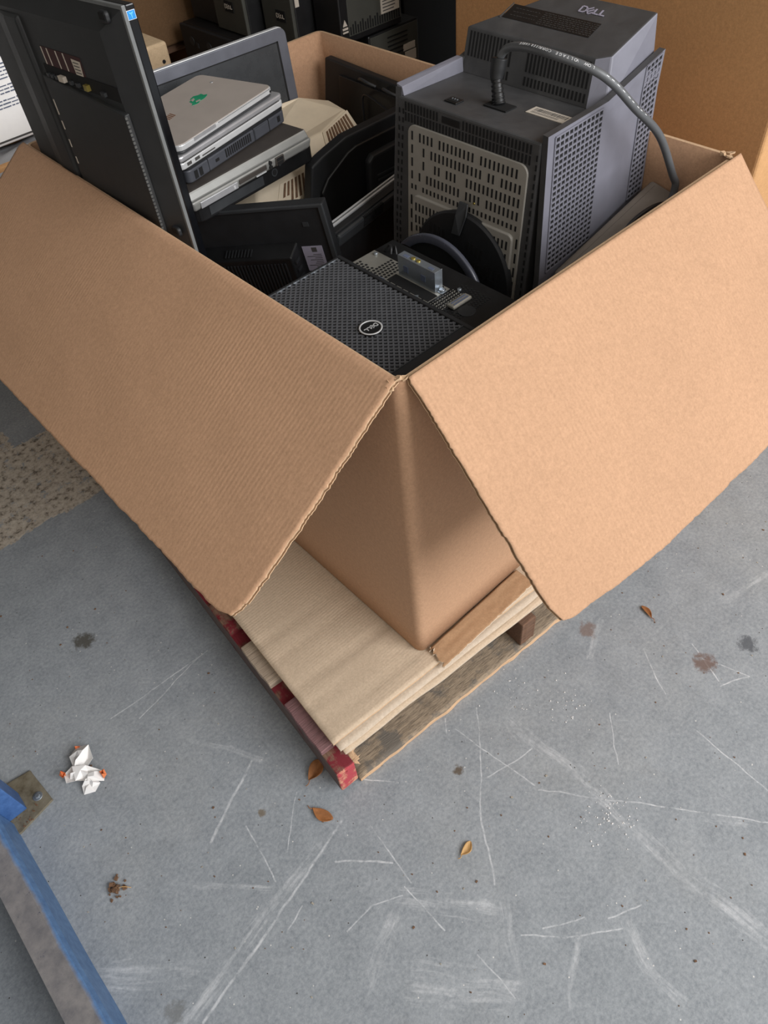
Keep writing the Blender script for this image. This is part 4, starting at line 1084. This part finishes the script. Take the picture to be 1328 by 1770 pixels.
# ------------------------------------------------------------------ black monitor and thin cables at the far corner
BO = Vector((.835, .95, ZB+.3))
bk = thing('flat_monitor', 'black flat monitor leaning on the far right wall of the box, in deep shade', 'monitor', T(*BO))
bp_ = lambda *p: Vector(p)-BO
mb = MB(); mb.hexa([bp_(.815, .66, .695), bp_(.838, .66, .695), bp_(.838, 1.19, .695), bp_(.815, 1.19, .695), bp_(.832, .66, .845), bp_(.855, .66, .845), bp_(.855, 1.175, .866), bp_(.832, 1.175, .866)])
mb.build('back_cover', 'black_soft', bk, bevel=.004)
mb = MB(); mb.hexa([bp_(.808, .70, .70), bp_(.818, .70, .70), bp_(.818, 1.11, .70), bp_(.808, 1.11, .70), bp_(.822, .70, .825), bp_(.830, .70, .825), bp_(.830, 1.11, .838), bp_(.822, 1.11, .838)])
mb.build('inner_panel', 'black', bk, bevel=.002)
mb = MB(); mb.hexa([bp_(.75, .70, .452), bp_(.838, .70, .452), bp_(.838, .86, .452), bp_(.75, .86, .452), bp_(.80, .70, .697), bp_(.838, .70, .697), bp_(.838, .86, .697), bp_(.80, .86, .697)]); mb.build('stand', 'black', bk)
for pts in (((.826, 1.03, .842), (.815, 1.01, .850), (.812, .98, .848), (.822, .96, .840)), ((.826, .93, .838), (.812, .92, .846), (.812, .89, .842), (.824, .87, .834))):
    mb = MB(); mb.tube([bp_(*p) for p in pts], .004, 8); mb.build('carry_loop', 'charcoal', bk)
CG = 'thin leads hanging at the far corner of the box'
for i, (pts, l) in enumerate(((((.80, .99, .70), (.805, 1.00, .78), (.806, .995, .815), (.80, .96, .822), (.79, .87, .806)), 'thin dark lead bent in a square arch before the far black monitor'),
        (((.785, .92, .70), (.775, .935, .76), (.775, .91, .79), (.772, .86, .795), (.768, .80, .78)), 'thin dark lead curving low towards the tube monitor in the far corner'),
        (((.79, .94, .69), (.78, .945, .74), (.772, .92, .770), (.768, .87, .775), (.76, .82, .74)), 'lowest thin dark lead coiled behind the black monitor shell'))):
    o_ = Vector(pts[0]); cbl = thing('lead', l, 'cable', T(*o_), CG)
    mb = MB(); mb.tube([Vector(p)-o_ for p in pts], .0032, 8); mb.build('cord', 'cable_black', cbl)

# ------------------------------------------------------------------ background: tall carton, cartons at left, stacked computers
def carton(name, label, x0, y0, z0, x1, y1, z1, mat, group=None, lines=True):
    o = Vector(((x0+x1)/2, (y0+y1)/2, z0)); t = thing(name, label, 'cardboard box', T(*o), group)
    mb = MB(); mb.box(Vector((x0, y0, z0))-o, Vector((x1, y1, z1))-o); mb.build('body', mat, t, bevel=.008, seg=3)
    return t, o
bt, bo = carton('cardboard_carton', 'very tall plain brown cardboard carton standing behind the open box at right', 1.11, .055, .0, 2.2, .955, 1.75, 'card_dark')
mb = MB(); mb.prism([Vector((1.106, .052, .925))-bo, Vector((1.116, .050, .935))-bo, Vector((1.112, .051, .95))-bo], (-.004, -.004, 0)); lab(mb.build('torn_spot', 'card_edge', bt), 'small torn spot on the corner')
carton('cardboard_carton', 'brown cardboard carton under the printed white carton at far left', -.16, 1.46, 0, .385, 1.90, .80, 'card_dark')
wc, wo = carton('printed_carton', 'white printed carton with lines of blue text, behind the black all-in-one at left', -.18, 1.50, .826, .39, 1.86, 1.22, 'paper_white')
wcb = wc.children[0]
mb = MB(); rr = random.Random(3)
z = 1.16
while z > .90:
    x = -.13
    e = rr.uniform(.20, .36)
    while x < e:
        l = rr.uniform(.006, .022); hh = rr.choice((.0018, .0022, .0026)); mb.box(Vector((x, 1.4985, z))-wo, Vector((min(x+l, e), 1.5005, z+hh))-wo); x += l+rr.uniform(.002, .004)
    z -= rr.choice((.0075, .0075, .0075, .0075, .015))
absorb(wcb, mb, 'ink')
mb = MB()
for k in range(6):
    x = .20+.02*(k > 0)
    while x < .34: l = rr.uniform(.004, .016); mb.box(Vector((x, 1.4985, .882-k*.006))-wo, Vector((x+l, 1.5005, .8838-k*.006))-wo); x += l+.003
mb.box(Vector((-.13, 1.4985, .834))-wo, Vector((.35, 1.5005, .838))-wo); absorb(wcb, mb, 'ink_dark')
fo = Vector((.05, 1.52, .80))
fl = MB(); fl.slab(lambda u, v: Vector((-.19+.52*u, -.075+.10*v, .010+.014*noise.noise(Vector((u*7, v*4, 3)))-.05*max(0, .55-v)**2*3)), 40, 10, .004)
fo_ = fl.build('plastic_film', 'bag', None); fo_.location = fo; tag(fo_, 'crumpled grey plastic film under the printed white carton', 'plastic film')
pc_, po = carton('cardboard_carton', 'small pale carton with a knot mark, between all-in-one and silver monitor', .395, 1.50, 0, .548, 1.80, .925, 'card_pale')
mb = MB(); mb.cyl(Vector((.525, 1.501, .88))-po, Vector((.525, 1.4985, .88))-po, .005, seg=10); mb.build('punched_hole', 'hole', pc_)
carton('cardboard_carton', 'low brown carton beneath the wooden slats behind the silver monitor', .56, 1.96, 0, 1.15, 2.5, .66, 'card_dark')
wp = thing('wooden_platform', 'rough brown slatted platform under the shade-darkened brown carton at the back', 'wood', T(.85, 2.2, .66))
for k in range(4): mb = MB(); mb.slab(lambda u, v: Vector((-.30+.60*u, -.24+.15*k+.10*v+.004*noise.noise(Vector((u*9, k, 1))), .105+.003*noise.noise(Vector((u*8, v*4, k))))), 16, 4, .022); mb.build('slat', 'wood_plain', wp)
for k in (-.28, .0, .24): mb = MB(); mb.box((k, -.24, .0), (k+.05, .28, .083)); mb.build('slat_block', 'wood_plain', wp)
carton('cardboard_carton', 'brown carton, shade painted into its colour, standing on wooden slats left of the stacked computers', .58, 1.94, .768, 1.15, 2.45, 1.30, 'card_shaded')

PG = 'black desktop computers stacked behind the box'
def pc(label, x0, y0, z0, x1, y1, z1, mat='black'):
    o = Vector(((x0+x1)/2, (y0+y1)/2, z0)); t = thing('desktop_computer', label, 'computer', T(*o), PG)
    mb = MB(); mb.box(Vector((x0+.012, y0, z0+.001))-o, Vector((x1, y1, z1))-o); mb.build('case', mat, t, bevel=.004)
    return t, o
def front(t, o, x, y0, y1, z0, z1, mat, badge=None):
    mb = MB(); mb.box(Vector((x, y0, z0))-o, Vector((x+.0125, y1, z1))-o); b = mb.build('front_bezel', mat, t, bevel=.003)
    if badge:
        by, bz = badge; mb = MB(); mb.box(Vector((x-.002, by-.022, bz-.014))-o, Vector((x+.001, by+.022, bz+.014))-o); g = mb.build('badge', 'hole', b)
        mb = MB(); dell_word(mb, T(*(Vector((x-.0022, by, bz))-o)) @ frame((0, 0, 0), (0, -1, 0), (0, 0, 1)), .010, 0, .0008); mb.build('badge_logo', 'offwhite', g)
    return b
# column under the left pair
t, o = pc('black desktop computer lying flat as base of the left background column', .80, 1.55, 0, 1.20, 1.88, .42); front(t, o, .80, 1.55, 1.88, .0, .42, 'black_soft')
t, o = pc('black desktop computer lying flat in the middle of the left background column', .80, 1.55, .42, 1.20, 1.88, .735); front(t, o, .80, 1.55, 1.88, .42, .735, 'olive')
t, o = pc('black desktop computer lying flat, round jacks in front, under the badged tower', .80, 1.55, .735, 1.20, 1.88, .842); b = front(t, o, .80, 1.55, 1.88, .736, .841, 'black_soft')
mb = MB()
for y in (1.82, 1.72): mb.cyl(Vector((.7985, y, .80))-o, Vector((.801, y, .80))-o, .013, seg=20); mb.box(Vector((.7985, y-.035, .785))-o, Vector((.801, y-.025, .80))-o)
mb.box(Vector((.7985, 1.80, .757))-o, Vector((.801, 1.84, .760))-o); mb.build('front_jack', 'charcoal', b)
t, o = pc('olive grey fronted tower with badge and a red-white cable tie, standing on the jack-fronted desktop', .845, 1.555, .843, 1.20, 1.715, 1.16); b = front(t, o, .845, 1.555, 1.715, .844, 1.15, 'olive', (1.63, .912))
mb = MB(); mb.prism([Vector((.842, 1.645, .965))-o, Vector((.842, 1.637, .965))-o, Vector((.842, 1.622, .945))-o, Vector((.842, 1.630, .945))-o], (.003, 0, 0)); mb.build('cable_tie', 'offwhite', b)
t, o = pc('black tower in deep shade left of the badged towers', .86, 1.72, .843, 1.2, 1.88, 1.2); front(t, o, .86, 1.72, 1.88, .844, 1.2, 'black_soft')
# second column
t, o = pc('black desktop computer as base of the second background column', .915, 1.40, 0, 1.27, 1.545, .40); front(t, o, .915, 1.40, 1.545, .0, .40, 'black_soft')
t, o = pc('black desktop computer carrying the right badged tower', .91, 1.40, .40, 1.27, 1.545, .775); front(t, o, .91, 1.40, 1.545, .40, .775, 'olive')
t, o = pc('olive grey fronted tower with badge above the silver monitor corner', .905, 1.40, .776, 1.26, 1.545, 1.05); b = front(t, o, .905, 1.40, 1.545, .777, .955, 'olive', (1.455, .900))
mb = MB(); mb.box(Vector((.920, 1.3985, .925))-o, Vector((.934, 1.4005, .96))-o); mb.build('printed_mark', 'offwhite', t)
# third column: finned side with stickers, labelled tower on top
t, o = pc('black desktop computer as base of the right background column', 1.06, 1.275, 0, 1.30, 1.39, .40)
t, o = pc('black desktop computer with finned vents and pale stickers on its side, right background column', 1.065, 1.275, .40, 1.282, 1.39, .831)
mb = MB(); mb.box(Vector((1.082, 1.2725, .42))-o, Vector((1.277, 1.276, .826))-o); sp = mb.build('side_panel', 'olive', t, bevel=.001)
mb = MB()
for k in range(5): mb.box(Vector((1.150, 1.2712, .808-k*.012))-o, Vector((1.232, 1.2728, .8115-k*.012))-o)
absorb(sp, mb, 'black')
mb = MB(); mb.box(Vector((1.213, 1.2705, .757))-o, Vector((1.262, 1.2727, .775))-o); lab(mb.build('sticker', 'offwhite', sp), 'pale sticker')
mb = MB(); mb.box(Vector((1.219, 1.2705, .725))-o, Vector((1.265, 1.2727, .753))-o); lab(mb.build('sticker', 'offwhite', sp), 'pale sticker')
t, o = pc('black tower with a big white label and recycling mark, above the stickered computer', .965, 1.275, .833, 1.216, 1.39, 1.16)
mb = MB(); mb.box(Vector((1.006, 1.2725, .850))-o, Vector((1.212, 1.276, 1.15))-o); sp = mb.build('side_panel', 'olive', t, bevel=.002)
mb = MB()
for k in range(21): mb.box(Vector((1.010+k*.0095, 1.2710, .854))-o, Vector((1.0145+k*.0095, 1.2728, .874+.005*(k % 3)))-o)
absorb(sp, mb, 'hole')
mb = MB(); mb.box(Vector((1.131, 1.2700, .876))-o, Vector((1.203, 1.2728, .96))-o); lb = lab(mb.build('sticker', 'offwhite', sp), 'large white sticker')
mb = MB(); rr = random.Random(12)
for k in range(9): mb.box(Vector((1.137, 1.2692, .882+k*.008))-o, Vector((1.137+rr.uniform(.03, .06), 1.2703, .8842+k*.008))-o)
absorb(lb, mb, 'ink_dark')
mb = MB(); mb.prism([Vector((.985, 1.2742, .880))-o, Vector((1.001, 1.2742, .880))-o, Vector((.993, 1.2742, .896))-o], (0, -.002, 0)); mb.box(Vector((.983, 1.272, .871))-o, Vector((1.003, 1.2745, .876))-o); mb.box(Vector((.983, 1.272, .863))-o, Vector((1.003, 1.2745, .867))-o); mb.build('printed_mark', 'offwhite', t)
t, o = pc('black tower at the far right end of the stacked computers beside the tall carton', 1.42, 1.50, 0, 1.95, 1.95, .85)
t, o = pc('black tower at the back of the stack, in the dark', 1.28, 2.0, 0, 1.9, 2.4, 1.15)

# ------------------------------------------------------------------ blue pallet rack at the lower left
RO = Vector((-.86, .2, 0))
rk = thing('pallet_rack', 'blue steel rack foot and floor rail with worn grey top, lower left', 'rack', T(*RO))
rp = lambda *p: Vector(p)-RO
mb = MB()
prof = [(-.912, .0), (-.912, .100), (-.866, .100), (-.859, .094), (-.855, .080), (-.854, .0)]
ys = [-.95+.02*k for k in range(68)]
R_ = [[mb.bm.verts.new(rp(x+(.003*noise.noise(Vector((y*5, 0, 1))) if i >= 2 else 0), y, z)) for i, (x, z) in enumerate(prof)] for y in ys]
for a, b in zip(R_, R_[1:]):
    for k in range(len(prof)): mb.face([a[k], a[(k+1) % 6], b[(k+1) % 6], b[k]], 0, False)
mb.face(R_[0][::-1]); mb.face(R_[-1])
def rail_mat():
    t = NT('rail_worn_blue'); sep = t.node('ShaderNodeSeparateXYZ'); t.link(t.tc.outputs['Object'], sep.inputs[0])
    X, Z = sep.outputs[0], sep.outputs[2]
    n1 = t.noise(7, 5, .65); n2 = t.noise(60, 5, .7)
    e = t.math('ADD', X, t.math('ADD', t.math('MULTIPLY', t.math('SUBTRACT', n1, .5), .022), t.math('MULTIPLY', t.math('SUBTRACT', n2, .5), .006)))
    k = t.math('MULTIPLY', t.math('SUBTRACT', -.001, e), 160, clamp=True)
    k = t.math('MULTIPLY', k, t.math('GREATER_THAN', Z, .06))
    blue = t.ramp(n2, [(.3, srgb(72, 104, 146)), (.7, srgb(98, 132, 172))])
    gr = t.ramp(t.noise(30, 6, .7), [(.3, srgb(104, 103, 106)), (.7, srgb(142, 138, 136))])
    sp = t.math('MULTIPLY', t.math('SUBTRACT', t.noise(95, 4, .8), .64), 12, clamp=True)
    gr = t.mix(sp, gr, srgb(58, 62, 84))
    t.color(t.mix(k, blue, gr)); t.rough(.45); t.bump(n2, .3, .001); return t.m
lab(mb.build('floor_rail', rail_mat(), rk), 'long blue rail, paint worn to grey on top')
def blue_paint():
    t = NT('rack_blue_paint'); n = t.noise(40, 5, .7)
    t.color(t.ramp(n, [(.3, srgb(50, 84, 136)), (.7, srgb(78, 116, 172))])); t.rough(.4); return t.m
BPt = blue_paint()
mb = MB(); mb.prism([rp(-.776, .477, 0), rp(-.776+.0, .470, 0), rp(-.768, .379, 0), rp(-.85, .362, 0), rp(-.90, .36, 0), rp(-.92, .50, 0)], (0, 0, .006))
def dirty_plate():
    t = NT('base_plate_dirty'); n = t.noise(26, 6, .7)
    t.color(t.ramp(n, [(.3, srgb(88, 78, 60)), (.5, srgb(120, 112, 94)), (.75, srgb(142, 136, 120))])); t.rough(.7); t.b.inputs['Metallic'].default_value = .2; return t.m
mb.build('base_plate', dirty_plate(), rk, bevel=.001)
mb = MB(); mb.cyl(rp(-.789, .408, .006), rp(-.789, .408, .0085), .0105, seg=24); mb.cyl(rp(-.789, .408, .0085), rp(-.789, .408, .012), .006, seg=6, smooth=False); mb.build('anchor_bolt', 'zinc', rk, bevel=.0008)
# C-shaped upright
mb = MB()
up = [(-.818, .448), (-.818, .400), (-.900, .400), (-.900, .4045), (-.8225, .4045), (-.8225, .4435), (-.900, .4435), (-.900, .448)]
mb.prism([rp(x, y, .006) for x, y in up], (0, 0, 1.2)); mb.build('upright_post', BPt, rk, bevel=.002)
mb = MB(); mb.box(rp(-1.75, -.95, .20), rp(-.985, .39, .245)); mb.build('shade_panel', 'steel_plate', rk, bevel=.003)  # unseen panel added to darken the floor left of the rail
mb = MB(); mb.box(rp(-1.70, .30, 0), rp(-1.62, .38, .2)); mb.build('rear_post', BPt, rk)
mb = MB()
rr = random.Random(21)
for k in range(16):
    x, y = rr.uniform(-.85, -.80), rr.uniform(.366, .398); r = rr.uniform(.001, .0026); mb.box(rp(x, y, .006), rp(x+r, y+r*1.4, .006+r*.8))
o_ = mb.build('rust_flakes', 'debris', rk); o_['kind'] = 'stuff'

# ------------------------------------------------------------------ litter on the floor
def leaf(label, x, y, ln, wd, ang, curl, mat, seed):
    t = thing('leaf', label, 'leaf', T(x, y, 0) @ SM(ang), 'dead leaves on the floor')
    mb = MB(); n = 10; rr = random.Random(seed)
    def F(u, v):
        s = (u-.5)*ln; w_ = wd*math.sin(math.pi*min(1, .02+u*.98))**.8*(1.15-.5*u)
        yy = (v-.5)*w_; z = .0022+curl*abs(v-.5)**1.5*2.4*w_/wd+curl*.5*(u-.4)**2*2+.0012*noise.noise(Vector((u*5, v*5, seed)))
        return Vector((s, yy+.004*math.sin(u*3), max(z, .0008)))
    mb.slab(F, 16, 8, .0006); b = mb.build('blade', mat, t)
    mb = MB(); mb.tube([(ln*.46, .002, .003), (ln*.62, .004, .0045), (ln*.74, .001, .003)], .0008, 6); mb.build('stem', mat, t)
leaf('curled brown leaf lying against the red pallet corner', -.312, .024, .052, .034, 200, .012, 'leaf_brown', 1)
leaf('brown leaf with dark pointed tip, lying nearest below the pallet corner', -.358, -.060, .050, .026, 108, .007, 'leaf_brown', 2)
leaf('tan rounded leaf alone on the open floor', -.193, -.315, .034, .018, 186, .005, 'leaf_tan', 3)
leaf('slim orange-brown leaf to the right of the pallet, below the right flap', .521, -.248, .040, .014, 250, .005, 'leaf_brown', 4)
leaf('crumpled brown leaf peeking out under the edge of the right flap', .757, -.153, .040, .030, 20, .014, 'leaf_brown', 5)
# crumpled white paper
pw = thing('crumpled_paper', 'crumpled white paper wrapper with orange corners on the floor at left', 'paper', T(-.690, .390, 0))
ctr = Vector((-.690, .390, 0))
def crump(poly, h, name, mat, seed, parent):
    mb = MB(); rr = random.Random(seed); c = sum((Vector((x, y, 0)) for x, y in poly), Vector())/len(poly)
    n = len(poly); rim = [mb.bm.verts.new(Vector((x, y, max(.001, h*rr.uniform(.25, 1.0))))-ctr) for x, y in poly]
    mid = [mb.bm.verts.new(Vector((c.x+(x-c.x)*.45, c.y+(y-c.y)*.45, h*rr.uniform(.3, 1.3)))-ctr) for x, y in poly]
    cv = mb.bm.verts.new(Vector((c.x, c.y, h*rr.uniform(.5, 1.2)))-ctr)
    for i in range(n):
        j = (i+1) % n; mb.face([rim[i], rim[j], mid[j], mid[i]]); mb.face([mid[i], mid[j], cv])
    o_ = mb.build(name, mat, parent); md = o_.modifiers.new('s', 'SOLIDIFY'); md.thickness = .0006; return o_
crump([(-.672, .448), (-.648, .425), (-.656, .390), (-.680, .385), (-.700, .402), (-.695, .435)], .026, 'paper_fold', 'paper_white', 1, pw)
crump([(-.700, .405), (-.676, .386), (-.652, .352), (-.664, .333), (-.690, .352), (-.710, .372)], .024, 'paper_fold', 'paper_white', 2, pw)
crump([(-.724, .410), (-.700, .412), (-.690, .385), (-.706, .372), (-.728, .385)], .020, 'paper_fold', 'paper_white', 3, pw)
crump([(-.690, .372), (-.676, .360), (-.672, .334), (-.690, .326), (-.712, .338), (-.706, .356)], .018, 'paper_fold', 'paper_white', 4, pw)
for q, s in (((( -.731, .411), (-.722, .415), (-.718, .404), (-.727, .395)), 5), (((-.661, .352), (-.650, .350), (-.652, .338), (-.662, .336)), 6), (((-.676, .450), (-.664, .444), (-.668, .436), (-.678, .440)), 7)):
    crump(list(q), .024, 'orange_corner', 'orange', s, pw)
# dirt clump with a straw
dc = thing('dirt_clump', 'brown clump of dirt and fibres with a pale straw on the floor at left', 'dirt', T(-.757, .118, 0))
mb = MB(); rr = random.Random(31)
for k in range(40):
    a = rr.uniform(0, 6.28); q = abs(rr.gauss(0, .009)); x, y, z = q*math.cos(a)*1.5, q*math.sin(a), max(0, .010-q*.5)*rr.random(); r = rr.uniform(.0012, .0034)
    mb.box((x-r, y-r, z), (x+r*1.3, y+r*.8, z+r*1.4), 0, Matrix.Rotation(a, 4, 'Z'))
mb.build('clump', 'debris', dc)
mb = MB(); mb.tube([(.0, .0, .006), (.014, -.006, .008), (.026, -.018, .003)], .0007, 6); mb.build('straw', 'leaf_tan', dc)
# loose grit on the floor (too much to count)
mb = MB(); rr = random.Random(77)
for k in range(420):
    x, y = rr.uniform(-.85, 1.0), rr.uniform(-.8, 1.1)
    if -.33 < x < .95 and -.16 < y: continue
    r = rr.choice((.0006, .0007, .0009, .0011, .0016)); a = rr.random()*6; m = rr.choice((0, 0, 0, 1))
    mb.box((-r*1.5, -r, 0), (r*1.5, r, r*1.2), m, T(x, y, 0) @ Matrix.Rotation(a, 4, 'Z'))
for cx_, cy_, n_ in ((.06, -.475, 70), (.20, -.255, 30), (.13, -.17, 20)):
    for k in range(n_):
        x, y = rr.gauss(cx_, .035), rr.gauss(cy_, .03); r = rr.choice((.0006, .0008, .0011)); mb.box((-r, -r, 0), (r, r*1.3, r*1.2), 2, T(x, y, 0) @ Matrix.Rotation(rr.random()*6, 4, 'Z'))
tag(mb.build('grit', ['debris', 'grit', 'paper_white']), 'fine grit and wood crumbs scattered over the floor', 'grit', kind='stuff')
